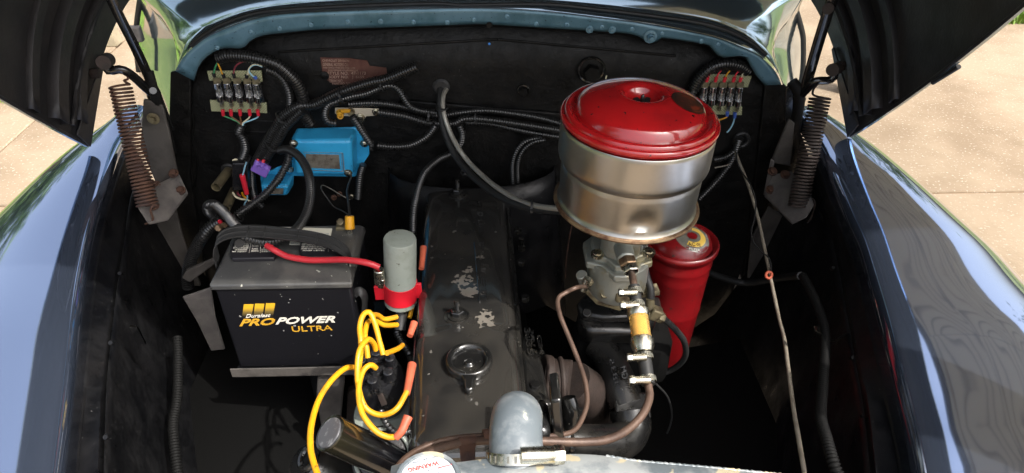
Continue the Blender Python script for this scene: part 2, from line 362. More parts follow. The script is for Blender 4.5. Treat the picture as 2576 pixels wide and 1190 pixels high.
# bolts / bosses / grommets on the firewall
def boss(px, py, Y, r, h, m='undercoat', nm='bolt', parent=truck, ring=True):
    c = PY(px, py, Y); mb = MB()
    if ring: mb.lathe(c, (0,-1,0), [(r*1.5, 0), (r*1.5, h*.25), (r*1.2, h*.3)], 16)
    mb.hexn(c+V(0,-h*.2,0), (0,-1,0), r, h); return mb.build(nm, m, parent, smooth=30)
boss(1316,226,YF,.011,.012); boss(1487,178,YF,.02,.02); boss(885,494,YF,.005,.006,'steel'); boss(1052,322,YF,.005,.004)
boss(955,572,YF,.004,.004)
MB().torus(PY(1316,226,YF-.004),(0,1,0),.011,.0035,20,6).build('tube_ring','gloss',truck)
MB().torus(PY(1487,176,YF-.006),(0,1,0),.028,.004,26,6).build('vent_ring','gloss',truck)
MB().torus(PY(1865,352,YF-.004),(0,1,0),.017,.0055,24,8).build('grommet','rubber',truck)
MB().lathe(PY(1110,218,YF),(0,-1,0),[(.02,0),(.02,.004),(.015,.008),(.012,.008)],20).build('grommet','rubber',truck)
MB().lathe(PY(1231,110,YF-.001),(0,-1,0),[(.0028,0),(.0028,.001)],7).build('paint_chip','wblue',truck).data.materials[0] = mat('chip_blue', (.05,.25,.75), .5)
for (px, py) in ((868,497),(882,488)):
    MB().lathe(PY(px-28, py, YF-.002),(0,-1,0),[(.008,0),(.006,.003)],9).build('mud_nest','rust',truck)
# bell-shaped transmission tunnel bulge behind the engine
mb = MB(); rows = []
for i in range(9):
    t = i/8; zz = 1.02 - .5*t; rr = .20+.05*t
    rows.append([V(rr*math.cos(math.pi*(k/12)) - .01, YF - (.10+.03*t)*math.sin(math.pi*(k/12)), zz) for k in range(13)])
mb.grid(rows).build('tunnel', 'bayblack', truck, solid=.003)

# --- flange, rubber, cowl : arches given as survey polylines, resampled to equal counts
def resamp(L, n=56):
    P = [Vector((x, y, 0)) for x, y in L]; Q = spline(P, 4.0); T = [0]
    for i in range(1, len(Q)): T.append(T[-1] + (Q[i]-Q[i-1]).length)
    out = []; j = 0
    for k in range(n):
        t = T[-1]*k/(n-1)
        while j < len(T)-2 and T[j+1] < t: j += 1
        f = (t-T[j])/max(1e-6, T[j+1]-T[j]); q = Q[j].lerp(Q[j+1], min(1, f)); out.append((q.x, q.y))
    return out
def blend(A, B, t): return [(a[0]*(1-t)+b[0]*t, a[1]*(1-t)+b[1]*t) for a, b in zip(A, B)]
inner = resamp([(488,203),(494,182),(503,160),(520,142),(545,126),(567,120),(609,121),(622,110),(634,99),(665,88),(742,79),(812,73),(950,69),(1090,64),(1200,60),(1229,61),(1299,65),(1456,75),(1579,84),(1612,94),(1632,106),(1652,104),(1665,95),(1778,112),(1796,128),(1817,144),(1869,140),(1884,158),(1900,186),(1924,214)], 90)
outer = resamp([(441,178),(462,143),(504,106),(546,82),(619,55),(707,37),(875,28),(1057,23),(1224,22),(1369,30),(1509,46),(1649,65),(1789,93),(1859,118),(1911,143),(1950,180),(1966,214)], 90)
YB = 1.455
fl = MB(); fl.grid([[PY(*p, YB+.004) for p in inner], [PY(*p, YB) for p in blend(inner, outer, .25)], [PY(*p, YB) for p in blend(inner, outer, .75)], [PY(*p, YB-.002) for p in outer]])
flo = fl.build('cowl_flange', 'flange', truck, solid=.002)
for (px, py) in ((546,120),(631,81),(703,72),(782,63),(875,56),(958,54),(1040,56),(1125,57),(1192,50),(1275,42),(1349,61),(1426,63),(1514,69),(1590,74),(1665,85),(1764,104),(1806,112),(1760,60)):
    if (px, py) == (1760,60): continue
    c = PY(px, py, YB-.001); MB().lathe(c, (0,-1,0), [(.0055,0),(.005,.001),(.003,.0018),(.002,.001)], 12).build('spot_weld', 'flange', flo)
for (px, py, r) in ((1483,74,.007),(1540,75,.007),(875,56,.005),(958,54,.005)):
    c = PY(px, py, YB-.002); MB().lathe(c, (0,-1,0), [(r*1.2,0),(r*1.1,.0015),(r*.8,.002)], 16).hexn(c, (0,-1,0), r*.6, .005).build('screw', 'flange', flo)
c = PY(1636, 92, YB-.002); MB().lathe(c, (0,-1,0), [(.014,0),(.014,.002),(.009,.003)], 22).hexn(c, (0,-1,0), .009, .009).cyl(c+V(0,-.009,0), c+V(0,-.018,0), .005).build('hinge_bolt', 'flange', flo)
MB().lathe(PY(1231,62,YB+.001),(0,-1,0),[(.006,0),(.006,.004)],14).build('bolt_hole','undercoat',flo)
# the black undercoat lip inside the flange
MB().grid([[PY(*p, YB+.004) for p in inner], [PY(*p, YB+.045)+V(0,0,-.004) for p in inner]]).build('firewall_lip', 'undercoat', truck, solid=.002)
# cowl panel outer skin
def resamp3(L, i, j, a=22, b=56, c=22):
    return resamp(L[:i+1], a) + resamp(L[i:j+1], b)[1:] + resamp(L[j:], c)[1:]
outer_l = [(441,178),(462,143),(504,106),(546,82),(619,55),(707,37),(875,28),(1057,23),(1224,22),(1369,30),(1509,46),(1649,65),(1789,93),(1859,118),(1911,143),(1950,180),(1966,214)]
slot_l = [(441,176),(466,132),(502,95),(546,67),(602,45),(672,29),(847,17),(1092,9),(1159,13),(1369,11),(1509,24),(1649,41),(1754,56),(1824,74),(1876,98),(1908,120),(1950,165),(1972,212)]
up1_l = [(440,180),(443,140),(450,100),(482,62),(600,16),(700,-4),(850,-16),(1100,-22),(1300,-20),(1500,-8),(1660,10),(1790,32),(1872,62),(1918,95),(1945,128),(1957,165),(1974,214)]
up2_l = [(440,182),(443,135),(441,92),(400,45),(359,-5),(345,-45),(560,-85),(850,-100),(1100,-104),(1300,-102),(1500,-96),(1680,-82),(1830,-70),(1975,-58),(2034,-30),(1997,31),(1965,80),(1943,112),(1951,155),(1975,216)]
outR = resamp3(outer_l,3,13); slot = resamp3(slot_l,3,14); up1 = resamp3(up1_l,3,12); up2 = resamp3(up2_l,5,14)
bead = blend(outR, slot, .5)
cw = MB()
def arc(pl, Y, dz=0): return [PY(*p, Y)+V(0,0,dz) for p in pl]
cw.grid([arc(outR, YB-.002), arc(outR, YB+.004), arc(blend(outR,bead,.5), YB+.013), arc(bead, YB+.024), arc(blend(bead,slot,.6), YB+.034), arc(slot, YB+.042, -.004), arc(slot, YB+.05, -.004), arc(blend(slot,up1,.12), YB+.052), arc(blend(slot,up1,.5), YB+.075), arc(up1, YB+.115), arc(blend(up1,up2,.33), YB+.15), arc(blend(up1,up2,.66), YB+.195), arc(up2, YB+.25)])
cw.build('cowl_panel', 'cowl', truck, smooth=75)
rs = [PY(*p, YB+.036) for p in slot[10:86]]
MB().sweep(spline(rs,.012), [.0045]*len(spline(rs,.012)), 8).build('rubber_seal', 'rubber', truck, smooth=60)
# cowl cheeks: the sides that turn back towards the doors
def cheek(ridge, outl):
    mb = MB(); n = 24
    A = resamp(ridge, n); C_ = resamp(outl, n)
    mb.grid([[PY(*p, YB+.246) for p in A], [PY(*p, YB+.262) for p in blend(A,C_,.18)], [PY(*p, YB+.30) for p in blend(A,C_,.45)], [PY(*p, YB+.36) for p in blend(A,C_,.75)], [PY(*p, YB+.44) for p in C_]])
    return mb.build('cowl_cheek', 'cowl', truck, smooth=80)
cheek([(345,-45),(359,-5),(400,45),(441,92),(443,135),(440,182),(434,240),(428,310)], [(322,-45),(343,-5),(345,45),(346,92),(347,135),(350,182),(360,240),(390,310)])
cheek([(2034,-30),(1997,31),(1965,80),(1943,112),(1951,155),(1966,200),(1980,250),(1990,310)], [(2042,-30),(2014,31),(2020,80),(2022,112),(2021,155),(2019,200),(2012,250),(2002,310)])
for L, s_ in (([(352,0),(344,60),(343,120),(349,180)], 0), ([(2004,30),(2018,80),(2021,110),(2020,170),(2014,215)], 1)):
    tube('door_seal', [PY(x, y, 1.80) for x, y in L], .007, 'rubber', truck, 8)
MB().box(PY(342,85,1.79),(.03,.02,.04)).build('hinge_block','primer',truck,bevel=.004)

# --- fenders
ZL = 1.90
lipL = [(352,300,-.75),(321,344,-.765),(292,409,-.775),(248,555,-.795),(222,701,-.81),(204,876,-.82),(186,1051,-.835),(171,1190,-.845),(163,1270,-.85)]
lipR = [(2010,300,-.75),(2056,377,-.765),(2089,460,-.775),(2130,566,-.79),(2158,635,-.8),(2180,722,-.81),(2225,901,-.82),(2267,1085,-.84),(2287,1190,-.845),(2300,1270,-.85)]
def fender(lip, side):
    L = spline([PZ(x, y, ZL+z) for x, y, z in lip], .03); L = [L[0]*2-L[1]] + L; dl = (L[-1]-L[-4]).normalized()
    for k_ in range(14): L.append(L[-1] + V(dl.x*.03, -.03, -.002-.001*k_))
    rows = []
    def wh(Y):      # width and rise of the pontoon as a function of the distance along the truck
        t = max(0, min(1, (1.50-Y)/.7)); return .10+.42*t**.85, .014+.05*t**.8
    T = [0,.008,.018,.03] + [.03+.97*(i/34)**1.15 for i in range(1,35)]
    for t in T:
        row = []
        for q in L:
            wd, rs_ = wh(q.y); 
            dx = wd*(1-(1-t)**1.5)*1.0
            dz = rs_*(1-((t-.16)/.34)**2) - .32*max(0, t-.4)**2.4 - .006*math.exp(-t/.02)
            row.append(V(q.x+side*dx, q.y, q.z+dz))
        rows.append(row)
    # rolled lip and dull ledge come down from the first row
    o = MB().grid([[q+V(-side*.004,0,-.012) for q in L]] + rows).build('fender', 'blue', truck, smooth=75, solid=.002)
    # nose of the fender, closing the front
    return o
fender(lipL, -1); fender(lipR, 1)
ledL = [(372,430),(332,480),(310,614),(292,730),(277,861),(266,978),(259,1190),(257,1270)]
ledR = [(2010,400),(2052,506),(2089,584),(2112,681),(2132,790),(2152,901),(2175,1034),(2191,1190),(2198,1270)]
def apron(lip, led, side, extra):
    n = 26
    A = spline([PZ(x, y, ZL+z) for x, y, z in lip[1:]], .004); B = spline([PZ(x, y, ZL-.865) for x, y in led], .004)
    A = [A[int(i*(len(A)-1)/(n-1))] for i in range(n)]; B = [B[int(i*(len(B)-1)/(n-1))] for i in range(n)]
    r0 = [a+V(-side*.003,0,-.010) for a in A]; r1 = [a+V(-side*.006,0,-.02) for a in A]; r2 = [b+V(side*.004,0,.01) for b in B]
    MB().grid([r0, r1, r2, B]).build('fender_ledge', 'bayblack', truck, smooth=40, solid=.002)
    rws = [B]
    for (dx, dz) in ((.0,-.03),(.012,-.12),(.035,-.25),(.07,-.38),(.12,-.5),(.2,-.58)):
        rws.append([b+V(-side*dx, 0, dz) for b in B])
    MB().grid(rws).build('inner_fender', 'bayblack', truck, smooth=60, solid=.003)
    return B
BL = apron(lipL, ledL, -1, 0); BR = apron(lipR, ledR, 1, 0)
# floor shelves of the bay, frame rails, splash sheets
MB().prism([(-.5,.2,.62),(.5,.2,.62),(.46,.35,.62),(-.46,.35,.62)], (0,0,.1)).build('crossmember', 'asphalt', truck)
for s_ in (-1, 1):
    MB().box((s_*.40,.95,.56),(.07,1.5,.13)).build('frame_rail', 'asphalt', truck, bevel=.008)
# splash panels left and right of the engine, added to darken the bay floor
MB().grid([[V(-.62,1.5,.72),V(-.4,1.5,.66),V(-.1,1.5,.62)],[V(-.62,.9,.72),V(-.4,.9,.64),V(-.1,.9,.60)],[V(-.6,.1,.72),V(-.4,.1,.62),V(-.1,.1,.6)]]).build('added_splash_panel','asphalt',truck,solid=.004)
MB().grid([[V(.62,1.22,.70),V(.38,1.24,.63),V(.1,1.49,.64)],[V(.62,.75,.72),V(.35,.75,.62),V(.14,.75,.60)],[V(.6,.1,.72),V(.35,.1,.6),V(.14,.1,.6)]]).build('added_splash_panel','asphalt',truck,solid=.004)

# --- cowl side posts and braces
def slab(nm, poly, Y, th, m, parent=truck, bevel=.003, Y2=None):
    pts = []
    for q in poly: pts.append(PY(q[0], q[1], q[2] if len(q) > 2 else Y))
    return MB().prism(pts, (0, th, 0)).build(nm, m, parent, bevel=bevel)
slab('cowl_post', [(428,182),(446,180),(480,196),(480,300),(478,440),(520,700),(560,900),(560,1190),(300,1190),(420,720),(380,560),(430,430),(425,290)], 1.485, .01, 'undercoat')
slab('cowl_post', [(1925,205),(1966,206),(1984,222),(1990,250),(1995,400),(1940,400),(1920,560),(1990,700),(2100,1190),(1820,1190),(1870,700),(1905,400)], 1.485, .01, 'undercoat')
slab('side_brace', [(360,250),(408,262),(425,330),(450,455),(395,470),(352,370)], 1.40, .008, 'primerdark')
slab('side_brace', [(366,540),(440,520),(460,600),(505,720),(436,722),(400,650)], 1.42, .008, 'primerdark')
slab('side_brace', [(1985,300),(2000,310),(1990,420),(1940,410),(1960,360)], 1.42, .008, 'primerdark')
slab('side_brace', [(1935,520),(1990,555),(1985,720),(1880,700),(1890,600)], 1.45, .008, 'primerdark')
slab('battery_side_bracket', [(458,748),(530,724),(542,800),(566,880),(530,884),(496,812)], 1.19, .006, 'primer')
slab('splash_stay', [(456,700),(470,680),(540,650),(545,662),(478,712)], 1.25, .01, 'primerdark')
slab('frame_bracket', [(800,925),(870,925),(862,1010),(848,1150),(820,1150),(795,1000)], .99, .006, 'primerdark')
slab('frame_bracket', [(873,990),(905,975),(928,1110),(868,1130)], 1.02, .02, 'manifold')
# right: slanted steering-side brackets seen past the oil filter
M['cream0'] = mat('lit_frame_paint',(.22,.19,.16),.8,bump=.4,col2=(.12,.1,.085),nscale=25)  # light falling on the bracket put into its colour as a brighter tan
slab('frame_bracket', [(1800,715),(1872,705),(1858,770),(1800,850),(1776,856),(1800,780)], 1.50, .006, 'bayblack')
slab('frame_bracket', [(1862,690),(1872,735),(1852,790),(1806,842),(1800,822),(1834,760)], 1.49, .006, 'cream0')
slab('frame_bracket', [(1878,736),(1960,752),(1935,810),(1890,868),(1836,858),(1850,800)], 1.51, .01, 'primerdark')
# spring seats: folded sheet brackets with bolts
def seat_bracket(side):
    if side < 0:
        plate = [(384,470,1.36),(440,440,1.40),(452,452,1.40),(470,487,1.38),(420,552,1.27),(372,562,1.22),(345,520,1.24),(345,500,1.27)]
        flang = [(436,420,1.40),(452,440,1.40),(474,486,1.385),(466,500,1.38),(446,470,1.395)]
        bolts = [(392,466,1.37),(437,437,1.385),(455,480,1.37)]
    else:
        plate = [(1938,440,1.40),(1990,430,1.38),(2035,470,1.32),(2048,515,1.24),(2030,545,1.22),(1996,562,1.24),(1925,492,1.38)]
        flang = [(1938,400,1.40),(1946,408,1.395),(1940,450,1.39),(1930,495,1.385),(1920,490,1.40)]
        bolts = [(1975,440,1.37),(1943,432,1.38),(1938,478,1.37)]
    P = [PY(*q) for q in plate]
    o = MB().prism(P, (0,.003,-.006)).build('spring_seat', 'primer', truck, bevel=.0015)
    MB().prism([PY(*q) for q in flang], (side*.004,.003,0)).build('spring_seat_flange', 'primer', truck, bevel=.001)
    for b in bolts:
        c = PY(*b); MB().lathe(c, (0,-.5,.86), [(.011,0),(.011,.002)], 14).hexn(c, (0,-.5,.86), .008, .009).build('bolt', 'rust', truck, smooth=30)
    c0, c1 = (PY(390,493,1.34), PY(452,480,1.375)) if side < 0 else (PY(1945,468,1.375), PY(2030,478,1.33))
    MB().cyl(c0, c1, .006).build('pressed_rib', 'primer', truck)
seat_bracket(-1); seat_bracket(1)
c = PY(386,298,1.385); MB().lathe(c,(0,-1,0),[(.013,0),(.013,.002),(.010,.003)],20).hexn(c+V(0,-.003,0),(0,-1,0),.0075,.008).build('bolt','dirtyzinc',truck,smooth=30)
# clips and studs along the inner fenders
for (px, py, x, m) in ((303,690,-.70,'chrome'),(325,745,-.68,'chrome'),(284,862,-.66,'chrome'),(272,1104,-.585,'chrome'),(2088,676,.8,'steel'),(2170,1048,.68,'steel'),(2210,1000,.70,'steel')):
    pass
def stud(px, py, Y, m='bayblack', r=.004):
    c = PY(px, py, Y); MB().hexn(c, (0,-.6,.8), r, .008).build('stud', m, truck, smooth=30)
for q in ((306,690,1.06),(284,864,.84),(272,1100,.66),(2092,676,1.07),(2168,1046,.72),(2141,901,.84)): stud(*q)
a = PY(325,822,.90); MB().prism([a, a+V(.012,0,-.002), a+V(.012,.004,-.045), a+V(0,.004,-.045)], (0,.004,0)).build('clip', 'chrome', truck)

a = [PY(2053,820,.91),PY(2062,842,.90),PY(2100,858,.895),PY(2112,850,.895),PY(2140,832,.91)]
MB().sweep(spline(a,.005),[(.010,.0015)]*len(spline(a,.005)),8,flat=V(0,-.5,.86)).build('loom_clip','cast',truck,smooth=60)

# ================================================================== HOOD (open, over the camera)
hood = thing('hood', 'open black underside of the hood, its side skirts hanging left and right of the bay', 'hood', (0,1.6,1.45))
A_ = R(45); e1 = V(0, -math.cos(A_), math.sin(A_)); e2 = V(0, math.sin(A_), math.cos(A_)); O_ = V(0, 1.355, 1.90-.735)
def hp(u, s_, inn=0.):    # u -1..1 across the arch, s along the hood
    W = .815 - .01*s_ - .14*s_*s_ - inn; H = .52 - .10*s_; a = abs(u); sg = -1 if u < 0 else 1
    # superelliptical arch with straight skirts
    th = (1-a)*math.pi/2; x = W*(math.cos(th)**.42 if th < math.pi/2-1e-4 else 0); h = (H-inn)*(math.sin(th)**.8)
    tuck = -.05*max(0, s_-.0)
    return O_ + V(sg*x, 0, 0) + e1*s_ + e2*h
US = [-1+2*k/60 for k in range(61)]
SS = [0,.06,.12,.2,.3,.4,.5,.6,.7,.8,.9,1.0,1.1,1.18]
def s_at(u, s_):       # the rear edge sweeps back towards the crown
    return s_ + (0 if s_ > 0 else 0)
sh = MB(); rowsO = [[hp(u, s_) for u in US] for s_ in SS]; rowsI = [[hp(u, s_, .006) for u in US] for s_ in SS]
sh.grid(rowsI).build('inner_skin', 'hoodblk', hood, smooth=70)
MB().grid(rowsO).grid([rowsO[0], rowsI[0]]).grid([rowsO[-1], rowsI[-1]]).grid([[r[0] for r in rowsO],[r[0] for r in rowsI]]).grid([[r[-1] for r in rowsO],[r[-1] for r in rowsI]]).build('outer_skin', 'cowl', hood, smooth=70)
# nose that closes the front of the hood
MB().grid([[hp(u,1.18) for u in US], [hp(u,1.18)*.55+ (O_+e1*1.30+e2*.12)*.45 for u in US], [O_+e1*1.33+e2*.10 + V(.12*u,0,0) for u in US]]).build('nose_skin', 'hoodblk', hood, smooth=70, solid=.003)
def skirt(side, s_, h, inn):   # a point on the skirt's inside: s along, h up from the lower edge
    W = .815 - .01*s_ - .14*s_*s_; H = .52-.10*s_
    th = math.asin(min(1, (max(0, h)/H)**(1/.8))); x = W*(math.cos(th)**.42)
    return O_ + V(side*(x-inn),0,0) + e1*s_ + e2*h
def rib(side, s0, s1, wd, h0, h1, lift, nm='stiffening_rib', m='hoodblk'):
    rows = []
    n = 14
    prof = [(-.5,.004),(-.38,lift),(.38,lift),(.5,.004)]
    for a, inn in prof:
        rows.append([skirt(side, s0+(s1-s0)*t/n + a*wd + .035*math.sin(math.pi*t/n), h0+(h1-h0)*t/n, inn) for t in range(n+1)])
    MB().grid(rows).build(nm, m, hood, smooth=30, solid=.002)
for sd_ in (-1, 1):
    rib(sd_, .045, .055, .030, .04, .46, .020)
    rib(sd_, .125, .13, .045, .015, .46, .026)
    rib(sd_, .20, .21, .028, .01, .46, .016)
    e = spline([skirt(sd_, s_, .004, .004) for s_ in SS], .02)
    MB().sweep(e, [.004]*len(e), 6).build('hemmed_edge', 'hoodblk', hood, smooth=60)
    P = [skirt(sd_, 0, 0, .008), skirt(sd_, .0, .2, .008), skirt(sd_, .012, .2, .010), skirt(sd_, .055, .01, .010)]
    MB().prism(P, (-sd_*.004,0,0)).build('corner_gusset', 'hoodblk', hood, bevel=.001)
    e = spline([skirt(sd_, .085, h, .02) for h in (.02,.1,.2,.3,.4)], .01); 
    MB().sweep(e, [.005]*len(e), 6).build('rib_edge', 'hoodblk', hood, smooth=60)
    for (s_, h) in ((.03,.15),(.03,.33)):
        MB().hexn(skirt(sd_, s_, h, .01), (-sd_,0,0), .011, .018).build('bolt','rustdark',hood,smooth=30)
# small bumper on the lower edge of the right skirt
c = skirt(1, .36, 0, 0); MB().cyl(c+e1*-.035-e2*.002, c+e1*.035-e2*.002, .004).build('edge_bumper','rubber',hood)

# ================================================================== HOOD HINGES with springs
def coil(a, b, Rr, wr, turns, hook0, hook1, m, parent):
    a = Vector(a); b = Vector(b); ax = (b-a).normalized(); u = V(1,0,0); u = (u-ax*ax.dot(u)).normalized(); w_ = ax.cross(u); n = turns*18; pts = []
    for k in range(n+1):
        t = k/n; an = 2*math.pi*turns*t; jit = Rr*(1+.02*math.sin(t*40)); pts.append(a.lerp(b, t) + (u*math.cos(an)+w_*math.sin(an))*jit)
    o = MB().sweep(pts, [wr]*len(pts), 6).build('coil_spring', m, parent, smooth=60)
    if hook0: h = spline([pts[0]] + [Vector(q) for q in hook0], .003); MB().sweep(h, [wr]*len(h), 6).build('hook', m, o, smooth=60)
    if hook1: h = spline([pts[-1]] + [Vector(q) for q in hook1], .003); MB().sweep(h, [wr]*len(h), 6).build('hook', m, o, smooth=60)
def flatbar(nm, L, wd, th, m, parent, dirn=V(0,-1,0)):
    p = spline(pts3(L), .008); return MB().sweep(p, [(wd, th)]*len(p), 10, flat=RT_).build(nm, m, parent, smooth=60)
hl = thing('hinge_assembly', 'left hood hinge with rust-orange coil spring beside the battery side fender', 'hinge', PY(390,230,1.42), 'hood hinges with coil springs')
flatbar('long_arm', [(262,-40,1.36),(300,40,1.37),(345,130,1.39),(392,235,1.41)], .011, .004, 'gloss', hl)
flatbar('bent_lever', [(262,160,1.36),(272,178,1.36),(305,175,1.36),(332,190,1.37),(360,215,1.39),(380,232,1.40)], .009, .006, 'gloss', hl)
flatbar('pivot_bar', [(372,178,1.40),(385,225,1.40),(410,300,1.41),(432,385,1.42)], .012, .005, 'undercoat', hl)
slab('pivot_plate', [(362,215),(385,200),(402,230),(420,280),(440,330),(420,330),(385,285),(368,245)], 1.415, .006, 'gloss', hl)
MB().cyl(PY(260,158,1.35), PY(272,150,1.38), .014).build('bolt', 'rustdark', hl)
MB().cyl(PY(385,228,1.39), PY(385,228,1.41), .009).build('pivot_pin', 'gloss', hl, bevel=.002)
coil(PY(302,216,1.36), PY(372,520,1.25), .0198, .0024, 34, [PY(312,203,1.36), PY(322,198,1.36), PY(318,182,1.37)], [PY(385,528,1.24), PY(398,520,1.24), PY(386,516,1.235), PY(379,530,1.23), PY(384,552,1.235), PY(366,564,1.24)], 'rust', hl)
hr = thing('hinge_assembly', 'right hood hinge with dark brown coil spring beside the air cleaner side fender', 'hinge', PY(2020,220,1.42), 'hood hinges with coil springs')
flatbar('long_arm', [(2100,-20,1.40),(2083,30,1.40),(2055,120,1.41),(2022,235,1.42)], .012, .004, 'gloss', hr)
flatbar('bent_lever', [(2096,168,1.40),(2100,190,1.40),(2085,202,1.40),(2050,205,1.40),(2030,225,1.41),(2015,240,1.42)], .009, .006, 'gloss', hr)
flatbar('pivot_bar', [(1992,205,1.42),(2010,230,1.42),(2012,252,1.42),(2000,330,1.43)], .012, .005, 'undercoat', hr)
slab('pivot_plate', [(1975,225),(1998,200),(2012,225),(2030,250),(2022,268),(1998,275),(1985,330),(1972,300)], 1.425, .006, 'gloss', hr)
MB().cyl(PY(2083,22,1.385), PY(2085,20,1.41), .011).build('bolt', 'rustdark', hr)
MB().cyl(PY(2094,176,1.37), PY(2106,172,1.40), .013).build('bolt', 'rustdark', hr)
coil(PY(2063,246,1.36), PY(2007,522,1.27), .0198, .0024, 33, [PY(2048,240,1.37), PY(2046,226,1.38), PY(2056,212,1.39)], [PY(2022,530,1.26), PY(2040,520,1.26), PY(2044,500,1.27), PY(2050,514,1.26), PY(2040,548,1.26), PY(2030,560,1.26)], 'rustdark', hr)
# ================================================================== ENGINE
eng = thing('engine', 'black straight six engine with a long glossy valve cover down the middle of the bay', 'engine', (0,1.0,.6))
ZT = 1.90-.862
cl = PZ(1058,1000,ZT); cr_ = PZ(1078,470,ZT)
# axis of the cover from survey: near and far centre lines
nr = (PZ(1033,1090,ZT-.02)+PZ(1326,1050,ZT-.02))/2; fr = (PZ(1076,485,ZT)+PZ(1268,485,ZT))/2
axd = (fr-nr); axd.z = 0; axd.normalize(); axx = V(axd.y, -axd.x, 0)
Y0, Y1 = .66, 1.385
def cv(x, y, z): base = nr + axd*((y-nr.y)/axd.y); return V(base.x, y, 0)+axx*x+V(0,0,z)
# pressed steel cover: loft of cross sections, rounded ends, low centre ridge, cross swages
WK = 1.055
prof = [(-.088,-.075),(-.084,-.02),(-.078,-.006),(-.066,.0),(-.045,.002),(-.03,.003),(-.022,.003),(-.012,.003),(0,.003),(.012,.003),(.022,.003),(.03,.003),(.045,.002),(.066,.0),(.078,-.006),(.084,-.02),(.088,-.075)]
ys = [Y0,Y0+.004,Y0+.012,Y0+.025] + [Y0+.04+.012*i for i in range(55)] + [Y1-.02,Y1-.008,Y1-.002,Y1]
rows = []
for y in ys:
    d0 = max(0, 1-(y-Y0)/.025); d1 = max(0, 1-(Y1-y)/.03); dz = -.018*max(d0, d1)**2
    row = []
    for (x, z) in prof:
        zz = z
        if z > -.01:
            # arched swages either side of the front stud, and long side channels
            for yc, sl in ((.915,.35),):
                q = (y - (yc - sl*abs(x)))/.010
                if .028 < abs(x): zz += .006*math.exp(-q*q)
            if abs(x) < .024: zz += .0022*(1 if Y0+.1 < y < Y1-.06 else 0)
        row.append(cv(x*WK-.003, y, ZT+zz+(dz if z > -.05 else 0)))
    rows.append(row)
mb = MB().grid(rows); mb.add(rows[0], [tuple(range(len(prof)))]); mb.add(rows[-1], [tuple(range(len(prof)))])
vc = mb.build('valve_cover', 'vcover', eng, smooth=50)
MB().prism([cv(-.102,Y0-.008,ZT-.078), cv(.096,Y0-.008,ZT-.078), cv(.096,Y1+.008,ZT-.078), cv(-.102,Y1+.008,ZT-.078)], (0,0,.008)).build('cover_flange', 'gloss', vc, bevel=.002)
# raised lettering spine, worn
a = PZ(1194,610,ZT+.0055); b = PZ(1207,760,ZT+.0055)
MB().cyl(a, b, .0018, seg=6).build('raised_seam', 'vcover', vc)
letters('CHEVROLET', [PZ(1200,505,ZT+.0052), PZ(1211,748,ZT+.0052), PZ(1226,748,ZT+.0052), PZ(1214,505,ZT+.0052)], 'vcover', vc, 'embossed_lettering', thick=.0016)
def cover_stud(px, py, tall=1):
    c = PZ(px, py, ZT+.002); mb = MB().lathe(c, (0,0,1), [(.024,0),(.024,.002),(.019,.004),(.017,.003)], 28)
    mb.lathe(c, (0,0,1), [(.0175,.003),(.0175,.006),(.013,.008)], 24).hexn(c+V(0,0,.007), (0,0,1), .012, .009).lathe(c+V(0,0,.015), (0,0,1), [(.007,0),(.006,.004),(.0052,.004),(.0052,.022),(.0045,.024)], 12)
    mb.build('cover_bolt', 'gloss', vc, smooth=35)
cover_stud(1151,797); cover_stud(1152,490)
# oil filler cap with its spout tab
oc = PZ(1180,903,ZT+.018)
tabdir = V(.02,-1,0).normalized()
def spout(a, h):
    d = abs(((a-ta)+math.pi)%(2*math.pi)-math.pi); return 1+.32*math.exp(-(d/.22)**2)
ax = V(0,0,1); u = ax.orthogonal().normalized(); w_ = ax.cross(u); ta = math.atan2(tabdir.dot(w_), tabdir.dot(u))
fc = thing('oil_filler_cap', 'round black oil filler cap with pouring tab on top of the valve cover', 'cap', oc-V(0,0,.016))
MB().lathe(oc+V(0,0,-.014), ax, [(a_*.91,b_) for a_,b_ in [(.034,0),(.041,.002),(.0425,.010),(.041,.015),(.038,.0175),(.033,.017),(.029,.012),(.027,.006),(.012,.004),(.009,.005),(.008,.008),(.004,.010),(.0001,.010)]], 72, True, None, lambda a, h: 1).build('cap_body', 'gloss', fc, smooth=60)
tp = [oc+tabdir*.036+V(-.013,0,-.006), oc+tabdir*.036+V(.013,0,-.006), oc+tabdir*.05+V(.0075,0,-.007), oc+tabdir*.063+V(.0065,0,-.010), oc+tabdir*.067+V(0,0,-.011), oc+tabdir*.063+V(-.0065,0,-.010), oc+tabdir*.05+V(-.0075,0,-.007)]
MB().prism(tp, (0,0,.010)).build('pouring_tab', 'gloss', fc, bevel=.003, bseg=3)
MB().lathe(oc+V(0,0,-.014)+tabdir*.0, (0,0,1), [(.036,-.004),(.036,.002)], 30).build('neck', 'gloss', fc)
# head, block and side gear
MB().prism([cv(-.10,Y0-.01,ZT-.10), cv(.10,Y0-.01,ZT-.10), cv(.10,Y1+.02,ZT-.10), cv(-.10,Y1+.02,ZT-.10)], (0,0,.024)).build('cylinder_head', 'cast', eng, bevel=.004)
hd = MB(); 
hd.prism([cv(.095,.79,ZT-.07), cv(.135,.79,ZT-.075), cv(.142,.75,ZT-.075), cv(.120,.72,ZT-.07), cv(.142,.69,ZT-.075), cv(.15,.60,ZT-.075), cv(.095,.58,ZT-.07)], (0,0,-.03))
hd.build('head_shelf', 'gloss', eng, bevel=.005, bseg=3)
MB().prism([cv(.095,.93,ZT-.068), cv(.128,.925,ZT-.07), cv(.135,.80,ZT-.072), cv(.095,.80,ZT-.068)], (0,0,-.03)).build('head_pad', 'gloss', eng, bevel=.006, bseg=3)
q = [PZ(1342,888,ZT-.066), PZ(1330,822,ZT-.066), PZ(1317,824,ZT-.066), PZ(1326,892,ZT-.066)]
